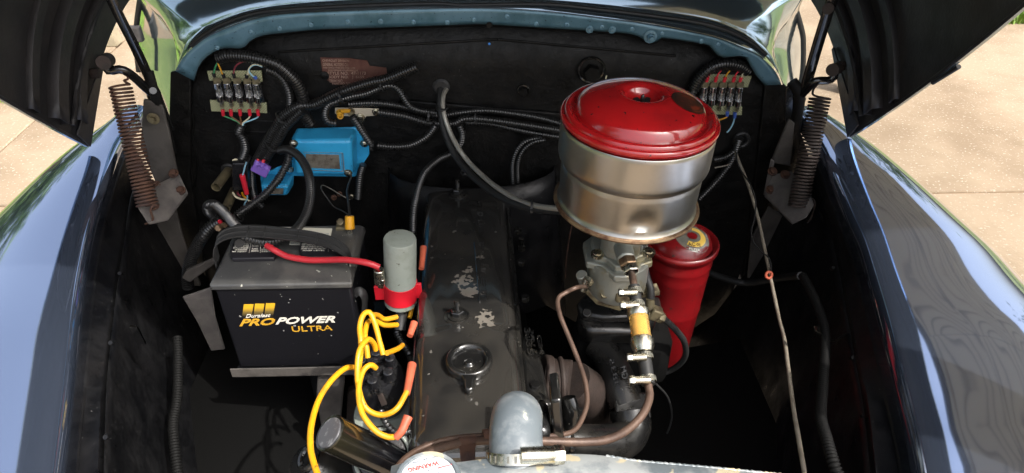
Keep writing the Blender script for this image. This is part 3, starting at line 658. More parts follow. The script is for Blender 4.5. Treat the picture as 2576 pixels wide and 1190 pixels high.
letters('3835', [PZ(1318,828,ZT-.066),PZ(1327,895,ZT-.066),PZ(1343,893,ZT-.066),PZ(1333,826,ZT-.066)], 'gloss', eng, 'cast_number', thick=.003, bold=.02)
letters('3913', [PZ(1334,830,ZT-.066),PZ(1346,893,ZT-.066),PZ(1351,893,ZT-.066),PZ(1341,830,ZT-.066)], 'gloss', eng, 'cast_number', thick=.002)
letters('GM', [PZ(1349,846,ZT-.067),PZ(1357,893,ZT-.067),PZ(1369,890,ZT-.067),PZ(1361,844,ZT-.067)], 'gloss', eng, 'cast_letters', thick=.003, bold=.02)
MB().lathe(PZ(1352,1005,ZT-.074),(0,0,1),[(.014,0),(.013,.004),(.008,.004),(.006,.001)],18).hexn(PZ(1352,1005,ZT-.074),(0,0,1),.006,.005).build('head_bolt','gloss',eng,smooth=30)
MB().prism([cv(-.10,Y0+.0,.52), cv(.10,Y0+.0,.52), cv(.10,Y1,.52), cv(-.10,Y1,.52)], (0,0,ZT-.10-.52)).build('engine_block', 'cast', eng, bevel=.006)
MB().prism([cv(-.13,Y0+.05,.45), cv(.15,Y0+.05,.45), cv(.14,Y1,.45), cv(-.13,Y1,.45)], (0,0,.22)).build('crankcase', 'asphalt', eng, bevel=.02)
for i in range(6):
    y = 1.30-.115*i; c = cv(.112,y,ZT-.075); MB().hexn(c,(0,0,1),.009,.012).build('head_bolt','gloss',eng,smooth=30)
for i in range(0):
    MB().torus(cv(.125,1.06+.07*i,ZT-.06),(.3,-.6,.7),.012,.004,18,6).build('pipe_clip','gloss',eng)
# front face: timing cover, thermostat flange, pulley and fan shadowed below
MB().cyl(cv(0,Y0-.01,.62), cv(0,Y0-.06,.62), .11, .10, 36).build('timing_cover','cast',eng,bevel=.006)
MB().prism([PY(1385,1010,.62),PY(1412,1005,.62),PY(1425,1190,.60),PY(1395,1190,.60)],(0,.05,0)).build('water_outlet_flange','gloss',eng,bevel=.004)
MB().prism([PY(1345,1090,.6),PY(1383,1085,.6),PY(1400,1190,.60),PY(1330,1190,.60)],(0,.06,0)).build('water_outlet','cast',eng,bevel=.01)
# exhaust / intake castings on the carburettor side
tube('exhaust_stub', [PY(1378,955,.93), PY(1436,960,.92)], .040, 'manifold', eng, 24)
MB().cyl(PY(1362,952,.93), PY(1384,955,.93), .045, .045, 24).build('exhaust_flange', 'manifold', eng, bevel=.004)
MB().torus(PY(1412,957,.925),(1,.03,0),.040,.005,28,8).build('casting_rib','manifold',eng)
tube('downpipe', [PY(1440,960,.92), PY(1475,985,.93), PY(1490,1060,.98), PY(1480,1150,1.05)], .040, 'manifold', eng, 20)
MB().sweep(spline([PY(1428,1000,.80),PY(1437,1030,.79),PY(1436,1078,.78)],.006),[(.010,.016)]*len(spline([PY(1428,1000,.80),PY(1437,1030,.79),PY(1436,1078,.78)],.006)),12).build('lifting_lug','gloss',eng,smooth=60)
MB().hexn(PY(1455,1035,.80),(.3,-1,.2),.010,.012).build('nut','gloss',eng,smooth=30)
# intake riser and its elbow
p = spline([PY(1500,870,1.02), PY(1530,900,.99), PY(1556,960,.94), PY(1578,1020,.90)], .006)
ra = MB().sweep(p, [.029+.006*i/len(p) for i in range(len(p))], 26).build('intake_riser', 'cast', eng, smooth=60)
MB().box(PY(1590,1022,.885), (.066,.05,.014), Matrix.Rotation(R(22),3,'X')).build('riser_flange','cast',eng,bevel=.004)
p = spline([PY(1583,1030,.885), PY(1588,1075,.86), PY(1560,1110,.83), PY(1480,1110,.81), PY(1400,1100,.80)], .006)
MB().sweep(p, [.038-.012*i/len(p) for i in range(len(p))], 26).build('heat_riser_elbow', 'cast', eng, smooth=60)
MB().torus(PY(1432,1108,.805),(1,.1,.0),.030,.006,26,8).build('elbow_ring','gloss',eng)
letters('3835', [PD(1548,975,1.333),PD(1532,905,1.338),PD(1543,900,1.338),PD(1560,970,1.333)], 'cast', eng, 'cast_number', thick=.003)
letters('GM', [PD(1566,955,1.329),PD(1560,925,1.333),PD(1574,920,1.333),PD(1582,950,1.329)], 'cast', eng, 'cast_letters', thick=.003, bold=.02)
# intake manifold under carburettor
MB().prism([PY(1452,790,1.02),PY(1466,755,1.06),PY(1640,752,1.06),PY(1655,800,1.02),PY(1640,840,.98),PY(1475,838,.98)], (0,.03,-.06)).build('intake_manifold','cast',eng,bevel=.014,bseg=3)
MB().prism([PY(1450,762,1.03),PY(1475,735,1.06),PY(1500,742,1.05),PY(1560,752,1.05),PY(1610,740,1.06),PY(1660,745,1.06),PY(1668,780,1.02),PY(1600,792,1.0),PY(1520,795,1.0),PY(1462,790,1.01)], (0,.0,-.02)).build('manifold_pad','cast',eng,bevel=.006,bseg=2)
MB().cyl(PY(1475,790,1.0), PY(1475,790,1.0)+V(0,-.006,.01), .009).build('plug','cast',eng,bevel=.002)
MB().box(PY(1560,880,1.06), (.20,.1,.14)).build('manifold_body','asphalt',eng,bevel=.03)

# ================================================================== AIR CLEANER
AC = thing('air_cleaner', 'big round oil bath air cleaner with glossy red lid over a spun aluminium bowl', 'air cleaner', PY(1585,560,.974))
ct = PY(1612,298,.974)                 # centre of the lid rim plane
cb = PY(1577,505,.974); axc = V(0,0,1); xc = (ct.x+cb.x)/2; 
ztop = ct.z; zb = PY(1577,512,.974).z; c0 = V(cb.x-.002, .974, zb)
k = .1185
Hh = ztop-zb
tilt = V((ct.x-cb.x)/(ct.z-cb.z)*.9, 0, 1).normalized()
def dent(a, h): return 1
bowl = [(k*.55,-.001),(k*.92,.0),(k*.955,.003),(k*.965,.007),(k*.95,.010),(k*.925,.014),(k*.925,.02),(k*.935,Hh*.49),(k*.930,Hh*.505),(k*.930,Hh*.52),(k*.942,Hh*.53),(k*.95,Hh*.535),(k*.985,Hh*.585),(k*.992,Hh*.61),(k*.992,Hh*.7),(k*.992,Hh*.95),(k*.985,Hh*.958),(k*.97,Hh*.955),(k*.965,Hh*.75),(k*.6,Hh*.7)]
# local dent pressed into the front of the bowl
def dentw(a, h):
    return 1
mb = MB(); o_ = c0; ax = tilt; seg = 96; u = V(1,0,0); u = (u-ax*ax.dot(u)).normalized(); w2 = ax.cross(u)
fine = []
for i in range(len(bowl)-1):
    (r0, h0), (r1, h1) = bowl[i], bowl[i+1]; n = max(1, int(abs(h1-h0)/.006)); fine += [(r0+(r1-r0)*j/n, h0+(h1-h0)*j/n) for j in range(n)]
fine.append(bowl[-1]); vs = []
for idx, (r, h) in enumerate(fine):
    for kk in range(seg):
        a = 2*math.pi*kk/seg; rr = r
        da = ((a-math.radians(272)) + math.pi) % (2*math.pi) - math.pi
        if .02 < h < Hh*.48: rr -= .0075*math.exp(-((da/.16)**2 + ((h-Hh*.21)/.020)**2)) - .002*math.exp(-(((da-.27)/.07)**2 + ((h-Hh*.22)/.022)**2))
        vs.append(o_ + ax*h + (u*math.cos(a)+w2*math.sin(a))*rr)
mb.add(vs, [(i*seg+j, i*seg+(j+1)%seg, (i+1)*seg+(j+1)%seg, (i+1)*seg+j) for i in range(len(fine)-1) for j in range(seg)])
mb.build('bowl', 'alu', AC, smooth=40)
MB().torus(c0+tilt*.006, tilt, k*.962, .0042, 72, 8).build('rolled_rim', 'rim', AC)
MB().lathe(c0, tilt, [(k*.9,Hh*.72),(k*.9,Hh*1.0)], 64, False).build('inner_can', 'rim', AC)
lid = [(k*.93,Hh-.016),(k*.935,Hh-.004),(k*.985,Hh-.004),(k*1.008,Hh-.001),(k*1.012,Hh+.003),(k*1.0,Hh+.0065),(k*.975,Hh+.008),(k*.962,Hh+.0075),(k*.955,Hh+.012),(k*.93,Hh+.0145),(k*.89,Hh+.014),(k*.865,Hh+.011),(k*.835,Hh+.010),(k*.82,Hh+.014),(k*.80,Hh+.022),(k*.76,Hh+.0275),(k*.68,Hh+.032),(k*.55,Hh+.037),(k*.4,Hh+.041),(k*.29,Hh+.0425),(k*.25,Hh+.041),(k*.22,Hh+.036),(k*.19,Hh+.028),(k*.12,Hh+.023),(k*.04,Hh+.022),(.0002,Hh+.022)]
ld = MB().lathe(c0, tilt, lid, 96, False).build('lid', 'red', AC, smooth=50)
c = c0+tilt*(Hh+.021); MB().lathe(c, tilt, [(.007,0),(.006,.004),(.003,.005),(.003,.016),(.0015,.018)], 12).add([c+V(-.012,0,.004), c+V(.012,0,.004), c+V(.013,.001,.012), c+V(.007,.001,.014), c+V(0,.001,.008), c+V(-.007,.001,.014), c+V(-.013,.001,.012)], [(0,1,2,3,4,5,6)]).build('wing_nut', 'cast', AC)
# burnt-looking remains of the service decal on the lid
M['decal'] = mat('worn_decal', (.035,.012,.008), .35, coat=.5, col2=(.13,.02,.008), nscale=45, ramp=(.5,.58))
M['decal2'] = mat('worn_decal_dark', (.018,.01,.008), .35, coat=.5, col2=(.05,.018,.008), nscale=45)
def lidz(r):
    for i in range(13, len(lid)-1):
        if lid[i][0] >= r >= lid[i+1][0]:
            t = (lid[i][0]-r)/(lid[i][0]-lid[i+1][0]+1e-9); return lid[i][1]*(1-t)+lid[i+1][1]*t
    return lid[-1][1]
def on_lid(x, y, up): r = math.hypot(x, y); return c0 + tilt*(lidz(r)+up) + u*x + w2*y
ang = R(12); dc = (k*.545, -.016)
for rad0, rad1, up, m_ in ((.0,.0265,.0006,'decal'),(.0195,.0215,.0009,'decal2'),(.0235,.0265,.0009,'decal2')):
    rws = []
    for i in range(8):
        rr = rad0+(rad1-rad0)*i/7; rws.append([on_lid(dc[0]+rr*math.cos(2*math.pi*q_/40)*.95, dc[1]+rr*math.sin(2*math.pi*q_/40)*1.05, up) for q_ in range(41)])
    MB().grid(rws).build('worn_decal', m_, ld, smooth=60)

# ================================================================== CARBURETTOR
cbx = thing('carburetor', 'grubby grey zinc carburetor with faceted bowl under the air cleaner', 'carburetor', PY(1555,740,1.0))
cc = PY(1552,690,1.0); 
MB().lathe(V(cc.x,1.0,cc.z-.035), (0,0,1), [(.046,0),(.052,.008),(.054,.03),(.054,.075),(.050,.078)], 40).build('float_bowl','zinc',cbx,smooth=40)
def oct_(px, py, Y, sx, sy, th, m, nm, bev=.003):
    c = PY(px, py, Y); P = [(-1,-.35),(-.55,-.5),(-.25,-1),(.35,-1),(.62,-.5),(1,-.35),(1,.6),(.6,1),(-.6,1),(-1,.6)]
    return MB().prism([c+V(x*sx, y*sy, 0) for x, y in P], (0,0,th)).build(nm, m, cbx, bevel=bev, bseg=2)
oct_(1553,655,1.0,.058,.062,.014,'zinc','air_horn_flange')
oct_(1553,650,1.0,.045,.050,.022,'zinc','air_horn_step')
MB().lathe(PY(1560,625,1.0)+V(0,.0,0), (0,0,1), [(.035,0),(.033,.05),(.036,.09)], 30).build('air_horn','zinc',cbx)
oct_(1553,710,1.0,.040,.058,.02,'dirtyzinc','bowl_facet')
MB().prism([PY(1455,722,.99),PY(1480,700,1.03),PY(1530,735,.99),PY(1610,735,.99),PY(1650,722,1.03),PY(1660,745,1.0),PY(1610,752,.98),PY(1590,758,.97),PY(1560,785,.96),PY(1500,768,.97)], (0,0,.012)).build('base_gasket_plate','dirtyzinc',cbx,bevel=.003)
for (px, py, Y) in ((1503,638,.955),(1632,633,.955)):
    c = PY(px, py, Y); MB().lathe(c,(0,-.1,1),[(.011,-.004),(.011,.001),(.0075,.0015),(.007,.004)],18).build('screw','steel',cbx,smooth=30)
for (px, py) in ((1480,712),(1520,742),(1545,748),(1575,745),(1600,738)):
    c = PY(px, py, .965); MB().hexn(c,(0,-.6,.8),.009,.012).build('linkage_nut','dirtyzinc',cbx,smooth=30)
MB().cyl(PY(1462,690,.98), PY(1472,715,.99), .010).build('choke_housing','zinc',cbx,bevel=.002)
MB().cyl(PY(1478,700,.95), PY(1468,730,.95), .0065).build('spring_link','steel',cbx)
MB().cyl(PY(1562,602,.99), PY(1576,655,.94), .0165, .0155, 20).build('inlet_boss','zinc',cbx,bevel=.003)
MB().hexn(PY(1576,652,.942), PY(1584,676,.925)-PY(1576,652,.942), .0155, .014).build('inlet_fitting','rim',cbx,smooth=30)
MB().hexn(PY(1583,668,.930), PY(1590,690,.915)-PY(1583,668,.930), .0135, .013).build('inlet_nut','steel',cbx,smooth=30)

# ================================================================== RED OIL FILTER
of = thing('oil_filter_canister', 'tall red oil filter canister with yellow and grey round decal behind the carburetor', 'oil filter', PY(1665,900,1.14))
c = PY(1715,608,1.14); bz = PY(1665,905,1.14).z; kk = .0735; ht = c.z-bz; c = V(c.x, 1.14, bz)
MB().lathe(c, (0,0,1), [(.04,0),(kk*.62,.006),(kk*.7,.03),(kk*.80,ht*.5),(kk*.82,ht*.52),(kk*.805,ht*.53),(kk*.86,ht*.78),(kk*.875,ht*.80),(kk*.86,ht*.82),(kk*.89,ht*.87),(kk*.905,ht*.885),(kk*.89,ht*.90),(kk*.9,ht-.018)], 64).build('canister','redfilter',of,smooth=40)
lidp = [(kk*.9,-.02),(kk*.93,-.012),(kk*.99,-.008),(kk,-.003),(kk*.995,.002),(kk*.96,.004),(kk*.9,.002),(kk*.86,-.004),(kk*.83,-.005),(kk*.8,.0),(kk*.74,.012),(kk*.62,.020),(kk*.4,.026),(kk*.2,.028),(.0001,.028)]
ol = MB().lathe(c+V(0,0,ht), (0,0,1), lidp, 64, False).build('lid','redfilter',of,smooth=50)
def ofl(x, y, up):
    r = math.hypot(x, y); z = lidp[-1][1]
    for i in range(9, len(lidp)-1):
        if lidp[i][0] >= r >= lidp[i+1][0]:
            t = (lidp[i][0]-r)/(lidp[i][0]-lidp[i+1][0]+1e-9); z = lidp[i][1]*(1-t)+lidp[i+1][1]*t; break
    return c+V(x, y, ht+z+up)
M['dgrey'] = mat('decal_grey', (.11,.11,.095), .3, coat=.5, col2=(.16,.15,.12), nscale=60); M['dyel'] = mat('decal_yellow', (.62,.42,.08), .35, coat=.5)
def ring(cx, cy, r0, r1, a0, a1, up, m_, nm='decal_ring'):
    rws = [[ofl(cx+(r0+(r1-r0)*i/6)*math.cos(a0+(a1-a0)*j/40), cy+(r0+(r1-r0)*i/6)*math.sin(a0+(a1-a0)*j/40), up) for j in range(41)] for i in range(7)]
    MB().grid(rws).build(nm, m_, ol, smooth=60)
dx_, dy_ = .013, -.018
ring(dx_, dy_, .0, .034, 0, 2*math.pi, .0005, 'dgrey'); ring(dx_, dy_, .0165, .0265, R(-125), R(80), .0009, 'dyel'); ring(dx_, dy_, 0, .010, 0, 2*math.pi, .0009, 'redfilter')
M['dbrown'] = mat('print_brown', (.09,.05,.02), .5)
def lid_text(s_, x0, x1, y0, y1, m_, b_=.02):
    letters(s_, [ofl(x0,y0,.0012), ofl(x1,y0,.0012), ofl(x1,y1,.0012), ofl(x0,y1,.0012)], m_, ol, 'decal_lettering', thick=.0006, bold=b_)
lid_text('AC', dx_-.013, dx_+.001, dy_-.0255, dy_-.0175, 'dbrown'); lid_text('OIL', dx_+.004, dx_+.013, dy_-.0245, dy_-.0185, 'dbrown', 0)
lid_text('FILTER', dx_-.012, dx_+.010, dy_-.0315, dy_-.0285, 'wprint', 0)

# ================================================================== FUEL FILTER and lines
AX0, AX1 = PD(1592,700,1.125), PD(1632,975,1.03)
def fa(py): t = (py-700)/275; return AX0.lerp(AX1, t)
fdir = (AX1-AX0).normalized()
ff = thing('fuel_filter', 'small glass fuel filter with amber element between silver end caps in front of the carburetor', 'fuel filter', fa(870))
def fdist(py): return (fa(py)-AX0).dot(fdir)
MB().lathe(AX0, fdir, [(.008,fdist(778)),(.013,fdist(782)),(.0168,fdist(786)),(.0168,fdist(800)),(.0155,fdist(803))], 32).build('end_cap','steel',ff,smooth=35)
MB().lathe(AX0, fdir, [(.0155,fdist(856)),(.0172,fdist(859)),(.0172,fdist(876)),(.0135,fdist(892)),(.008,fdist(896))], 32).build('end_cap','steel',ff,smooth=35)
MB().lathe(AX0, fdir, [(.0148,fdist(800)),(.0148,fdist(858))], 32).build('glass_barrel','amber',ff,smooth=60)
MB().lathe(AX0, fdir, [(.0085,fdist(802)),(.0085,fdist(856))], 10).build('element','element',ff,smooth=0)
fh = thing('fuel_hose', 'short black rubber fuel hose above the glass fuel filter, clamped at both ends', 'hose', fa(740))
MB().cyl(fa(722), fa(782), .0092, seg=20).build('rubber_sleeve','rubber',fh)
fh2 = thing('fuel_hose', 'short black rubber fuel hose below the glass fuel filter, clamped at both ends', 'hose', fa(930))
MB().cyl(fa(893), fa(968), .0100, seg=20).build('rubber_sleeve','rubber',fh2)
def hose_clamp(cn, axis, r, wd, label, scr=None, size=1., group='worm drive hose clamps'):
    t = thing('hose_clamp', label, 'hose clamp', cn, group); axis = axis.normalized()
    MB().lathe(cn-axis*wd/2, axis, [(r,0),(r+.0012*size,0),(r+.0012*size,wd),(r,wd)], 40, False).build('band','steel',t,smooth=30)
    toward = (CL-cn).normalized(); s_ = scr if scr is not None else (RT_*-1 - axis*axis.dot(RT_*-1)).normalized()
    s_ = (s_ - axis*axis.dot(s_)).normalized(); tg = axis.cross(s_).normalized()
    if tg.dot(CL-cn) < 0: tg = -tg
    ctr = cn + (s_*.55+toward*.85).normalized()*(r+.004*size)
    m3 = Matrix((s_, axis, s_.cross(axis))).transposed()
    hs = MB().box(ctr, (.014*size, wd*1.0, .007*size), m3).build('worm_housing','steel',t,bevel=.0015*size,bseg=2)
    MB().cyl(ctr-s_*.009*size, ctr+s_*.009*size, .0045*size, seg=14).build('worm_screw','steel',t,bevel=.0008)
    MB().hexn(ctr+s_*.008*size, s_, .0050*size, .006*size).build('screw_head','steel',t,smooth=30)
    n = 26
    for j in range(n):
        a_ = 2*math.pi*j/n; u_ = s_; v_ = axis.cross(s_); rd = u_*math.cos(a_)+v_*math.sin(a_); tn = axis.cross(rd)
        if rd.dot(toward) < -.1 or (rd.dot((ctr-cn).normalized()) > .93): continue
        pc = cn+rd*(r+.0013*size); mm = Matrix((tn, axis, rd)).transposed()
        MB().box(pc, (.0013*size, wd*.6, .0006), mm).build('slot','dgrey',t)
    return t
hose_clamp(fa(738), fdir, .0105, .0095, 'silver hose clamp topmost in the row, just below the carburetor inlet', size=1.25)
hose_clamp(fa(772), fdir, .0105, .0095, 'silver hose clamp second from the top, right above the glass fuel filter', size=1.25)
hose_clamp(fa(903), fdir, .0112, .0095, 'silver hose clamp right below the glass fuel filter', size=1.25)
hose_clamp(fa(957), fdir, .0106, .0095, 'silver hose clamp lowest in the row, where the fuel line leaves the hose', size=1.35)
tag(tube('inlet_pipe', [PY(1588,685,.918), fa(712), fa(735)], .0058, 'copper', None, 12), 'short brown metal pipe from the carburetor inlet into the upper fuel hose', 'pipe')
lp = [fa(955), fa(975), PD(1634,1000,1.02), PD(1618,1040,1.0), PD(1580,1080,.98), PD(1530,1105,.96), PD(1470,1112,.945), PD(1370,1110,.93), PD(1290,1106,.92), PD(1210,1108,.905), PD(1150,1116,.89), PD(1090,1134,.87), PD(1040,1160,.85), PD(1008,1195,.83), PD(990,1240,.81)]
tag(tube('fuel_line', lp, .0058, 'copper', None, 14), 'thick brown metal fuel line curving from the fuel filter across the front of the engine', 'fuel line')
vp = [PY(1478,722,.97), PD(1455,722,1.13), PD(1425,735,1.12), PD(1404,752,1.11), PD(1408,790,1.09), PD(1432,850,1.07), PD(1456,910,1.05), PD(1472,960,1.03), PD(1477,1010,1.01), PD(1466,1050,.99), PD(1445,1082,.97), PD(1410,1094,.955), PD(1360,1097,.94), PD(1290,1094,.93), PD(1225,1096,.915), PD(1160,1100,.90), PD(1100,1112,.885), PD(1050,1132,.87), PD(1012,1160,.85), PD(985,1200,.83), PD(970,1240,.82)]
tag(tube('vacuum_line', vp, .0036, 'copper', None, 12), 'thin brown metal vacuum line running from the carburetor base down across the engine front', 'vacuum line')
lc = thing('line_clip', 'brown sheet metal clip holding the two metal lines in front of the valve cover', 'clip', PD(1185,1130,.88))
MB().prism([PD(1154,1112,.89), PD(1195,1108,.895), PD(1196,1160,.87), PD(1160,1172,.865)], (0,.004,0)).build('strap','rust',lc,bevel=.001)
MB().cyl(PD(1154,1114,.893), PD(1195,1110,.899), .0072, seg=18).build('strap_loop','rust',lc)
MB().cyl(PD(1215,1097,.91), PD(1232,1096,.912), .0085, seg=18).build('ferrule','rust',lc)
tag(tube('heater_hose', [PY(1612,600,1.02), PY(1625,690,1.0), PY(1636,725,.985), PY(1638,765,.975)], .0068, 'rubber', None, 14), 'black rubber hose dropping behind the inlet pipe to a brass elbow', 'hose')
MB_ = thing('elbow_fitting', 'dull metal elbow fitting beside the oil filter, hose above and pipe below', 'fitting', PY(1645,795,.97))
MB().cyl(PY(1636,752,.975), PY(1636,776,.97), .0078, seg=18).build('hose_ferrule','olive',MB_)
MB().box(PY(1648,788,.965), (.022,.02,.024), Matrix.Rotation(R(25),3,'Y')).build('elbow_body','dirtyzinc',MB_,bevel=.003)
MB().hexn(PY(1655,795,.962), V(1,0,-.55), .011, .012).build('hex_nut','dirtyzinc',MB_,smooth=30)
MB().cyl(PY(1622,792,.965), PY(1642,790,.965), .008, seg=16).build('side_boss','dirtyzinc',MB_)
tag(tube('oil_pipe', [PY(1668,800,.96), PY(1700,830,.98), PY(1722,862,1.0), PY(1722,900,1.02), PY(1690,930,1.04), PY(1640,945,1.05)], .0062, 'rubber', None, 12), 'black oil pipe looping from the elbow fitting under the red filter canister', 'pipe')
tag(tube('thin_cable', [PY(1650,965,1.0), PY(1680,1000,1.0), PY(1690,1050,1.0), PY(1672,1100,1.0), PY(1640,1130,1.0)], .0022, 'rubber', None, 8), 'thin black cable hanging in a loop below the lowest hose clamp', 'cable')

# ================================================================== RADIATOR, cap, hose
rad = thing('radiator', 'radiator top tank with worn blue grey paint across the front of the bay', 'radiator', (.05,.40,.9))
ZR = 1.90-.605
backL = [PZ(985,1176,ZR),PZ(1030,1166,ZR),PZ(1120,1168,ZR),PZ(1158,1166,ZR),PZ(1240,1156,ZR),PZ(1340,1152,ZR),PZ(1440,1146,ZR),PZ(1520,1150,ZR),PZ(1600,1163,ZR),PZ(1700,1172,ZR),PZ(1800,1181,ZR),PZ(1880,1189,ZR),PZ(1990,1200,ZR)]
b = spline(backL, .012)
rows = [[q+V(0,.010,-.05) for q in b],[q+V(0,.008,-.012) for q in b],[q+V(0,.003,-.003) for q in b],[q for q in b],[q+V(0,-.02,.003) for q in b],[q+V(0,-.10,.006) for q in b],[q+V(0,-.14,0) for q in b],[q+V(0,-.145,-.05) for q in b]]
MB().grid(rows).build('top_tank','tank',rad,smooth=60,solid=.002)
sm = spline([q+V(0,.002,-.001) for q in b[int(len(b)*.55):]], .0016)
MB().sweep(sm, [.0018+.0005*math.sin(i*1.9)*math.sin(i*.37) for i in range(len(sm))], 7).build('solder_seam','tank',rad,smooth=60)
hc = PZ(1300,1150,ZR); ZH = ZR
MB().lathe(V(hc.x,hc.y+.0,ZR-.03),(0,0,1),[(.018,0),(.018,.01),(.018,.012)],30).build('hose_neck','tank',rad)
cp = PD(1076,1206,.682)
MB().lathe(cp+V(0,0,-.05),(0,0,1),[(.03,0),(.03,.035)],30).build('filler_neck','tank',rad)
rc = thing('radiator_pressure_cap', 'round radiator cap with grey rim, white face and red warning print', 'radiator cap', cp+V(0,0,-.01))
crd = .0325
MB().lathe(cp+V(0,0,-.012),(0,0,1),[(crd*1.0,0),(crd*1.02,.003),(crd*1.0,.010),(crd*.95,.0135),(crd*.86,.0135),(crd*.83,.0115),(.0001,.0115)],56).build('cap_shell','tank',rc,smooth=45)
MB().lathe(cp+V(0,0,-.0005),(0,0,1),[(crd*.815,0),(crd*.815,.0006),(.0001,.0006)],48,False).build('printed_face','capw',rc,smooth=30)
M['pgrey'] = mat('print_grey', (.22,.24,.27), .5); M['pred'] = mat('print_red', (.75,.06,.05), .5)
fz = cp.z+.0004
def captext(s_, r0, r1, x0, x1, m_, b_=0.):     # printed to be read from the driver's side, slightly turned
    th = R(196); ux = V(math.cos(th), math.sin(th), 0); uy = V(-math.sin(th), math.cos(th), 0); c_ = V(cp.x, cp.y, fz)
    letters(s_, [c_+ux*x0+uy*r0, c_+ux*x1+uy*r0, c_+ux*x1+uy*r1, c_+ux*x0+uy*r1], m_, rc, 'cap_lettering', thick=.0004, bold=b_)
captext('Do Not Open When Hot', -.0245, -.0205, -.021, .019, 'pgrey')
captext('WARNING', -.0175, -.0125, -.014, .016, 'pred', .02)
captext('Never Open When Hot', -.0105, -.0075, -.024, .024, 'pgrey')
captext('Cooling System', -.0055, -.0025, -.024, .024, 'pgrey')
th = R(196); ux = V(math.cos(th), math.sin(th), 0); uy = V(-math.sin(th), math.cos(th), 0); c_ = V(cp.x, cp.y, fz)
MB().prism([c_+ux*-.028+uy*-.0095, c_+ux*-.012+uy*-.0085, c_+ux*-.012+uy*-.0095], (0,0,.0006)).build('red_stripe','pred',rc)
# radiator hose: rises from the neck and bends back to the engine
hp_ = thing('radiator_hose', 'fat translucent grey radiator hose bending over behind the radiator tank', 'hose', hc)
hx = hc.x; top = PY(1298,1080,.50)
rh = .028
p = spline([V(hx,hc.y-.035,ZR-.065), V(hx,hc.y-.003,ZR-.022), V(hx,hc.y+.03,ZR-.006), V(hx+.002,hc.y+.06,ZR-.012), V(hx+.004,hc.y+.085,ZR-.05), V(hx+.004,hc.y+.10,ZR-.12)], .005)
MB().sweep(p, [rh]*len(p), 40).build('hose_body','hose',hp_,smooth=70)
hcl = hose_clamp(V(hx,hc.y+.006,ZR-.006), V(0,.72,.70), .029, .011, 'large silver hose clamp with worm screw around the grey radiator hose', scr=V(1,.1,0), size=1.9)

# ================================================================== BATTERY
bt = thing('battery', 'black car battery with gold and white lettering and grey speckled lid', 'battery', PY(700,925,1.0))
bf = PY(700,716,.994); zt = bf.z; zb = PY(700,927,.994).z
xl = PY(525.5,717,.994).x; xr = PY(884,712,.994).x; yb = 1.168
MB().prism([(xl+.006,.998,zb),(xr-.004,.998,zb),(xr-.004,yb-.003,zb),(xl+.006,yb-.003,zb)],(0,0,zt-zb-.004)).build('case','bat',bt,bevel=.004)
lidm = MB(); y0 = .994
# lid: front slope up to a deck
zd = zt+.012
lidm.add([(xl,y0,zt-.012),(xr,y0,zt-.012),(xr,yb,zt-.012),(xl,yb,zt-.012),(xl,y0,zt),(xr,y0,zt),(xr,yb,zt),(xl,yb,zt),(xl+.010,y0+.045,zd),(xr-.010,y0+.045,zd),(xr-.006,yb-.01,zd),(xl+.006,yb-.01,zd)],
 [(0,3,2,1),(0,1,5,4),(1,2,6,5),(2,3,7,6),(3,0,4,7),(4,5,9,8),(5,6,10,9),(6,7,11,10),(7,4,8,11),(8,9,10,11)])
lo = lidm.build('lid','battop',bt,bevel=.003)
def ventcap(bl, br, tr, tl):
    P = [PZ(*bl,zd), PZ(*br,zd), PZ(*tr,zd), PZ(*tl,zd)]; a,b_,c_,d_ = P; ch = .12
    poly = [a.lerp(b_,.10), b_.lerp(a,.10), b_.lerp(c_,.35), c_.lerp(b_,.10), c_.lerp(d_,.08), d_.lerp(c_,.08), d_.lerp(a,.10), a.lerp(d_,.35)]
    MB().prism(poly, (0,0,.009)).build('vent_cap','batcap',bt,bevel=.002)
    return [q+V(0,0,.0095) for q in P]
v1 = ventcap((573,660),(704,658),(697,612),(592,612)); v2 = ventcap((752,656),(868,656),(862,612),(758,612))
def onq(P, x0, x1, y0, y1):
    a,b_,c_,d_ = P; f = lambda x,y: a.lerp(b_,x).lerp(d_.lerp(c_,x),y); return [f(x0,y0),f(x1,y0),f(x1,y1),f(x0,y1)]
def dtext(P, s_, x0,x1,y0,y1, b_=.0): letters(s_, onq(P,x0,x1,y0,y1), 'wprint', bt, 'printed_warning', thick=.0003, bold=b_)
def dbar(P, x0,x1,y0,y1): MB().prism(onq(P,x0,x1,y0,y1),(0,0,.0004)).build('printed_rule','wprint',bt)
dtext(v1,'DANGER/POISON',.14,.80,.80,.93,.02); dbar(v1,.08,.86,.745,.765)
for (s_,x0,x1,y0,y1) in (('SHIELD EYES',.06,.38,.60,.70),('EXPLOSIVE GASES',.06,.38,.50,.57),('CAN CAUSE BLINDNESS',.10,.36,.40,.47),('OR INJURY',.06,.36,.30,.36),('NO SPARKS',.45,.60,.60,.68),('FLAMES',.46,.59,.44,.52),('SMOKING',.45,.60,.32,.40),('SULFURIC',.68,.90,.60,.68),('ACID',.70,.92,.50,.57),('CAN CAUSE BLINDNESS',.66,.90,.40,.47),('OR SEVERE BURNS',.66,.90,.30,.37)): dtext(v1,s_,x0,x1,y0,y1,.01)
dbar(v1,.41,.418,.26,.72); dbar(v1,.635,.643,.26,.72)
for (s_,x0,x1,y0,y1) in (('FLUSH EYES IMMEDIATELY WITH WATER',.10,.70,.80,.88),('GET MEDICAL HELP FAST',.05,.62,.64,.71),('KEEP OUT OF REACH OF CHILDREN',.05,.62,.53,.60),('DO NOT TIP KEEP VENT CAPS TIGHT',.05,.62,.42,.49),('AND LEVEL',.08,.58,.32,.38)): dtext(v2,s_,x0,x1,y0,y1,.01)
dbar(v2,.05,.95,.745,.76); dbar(v2,.655,.662,.28,.72)
q = onq(v2,.68,.96,.34,.70)
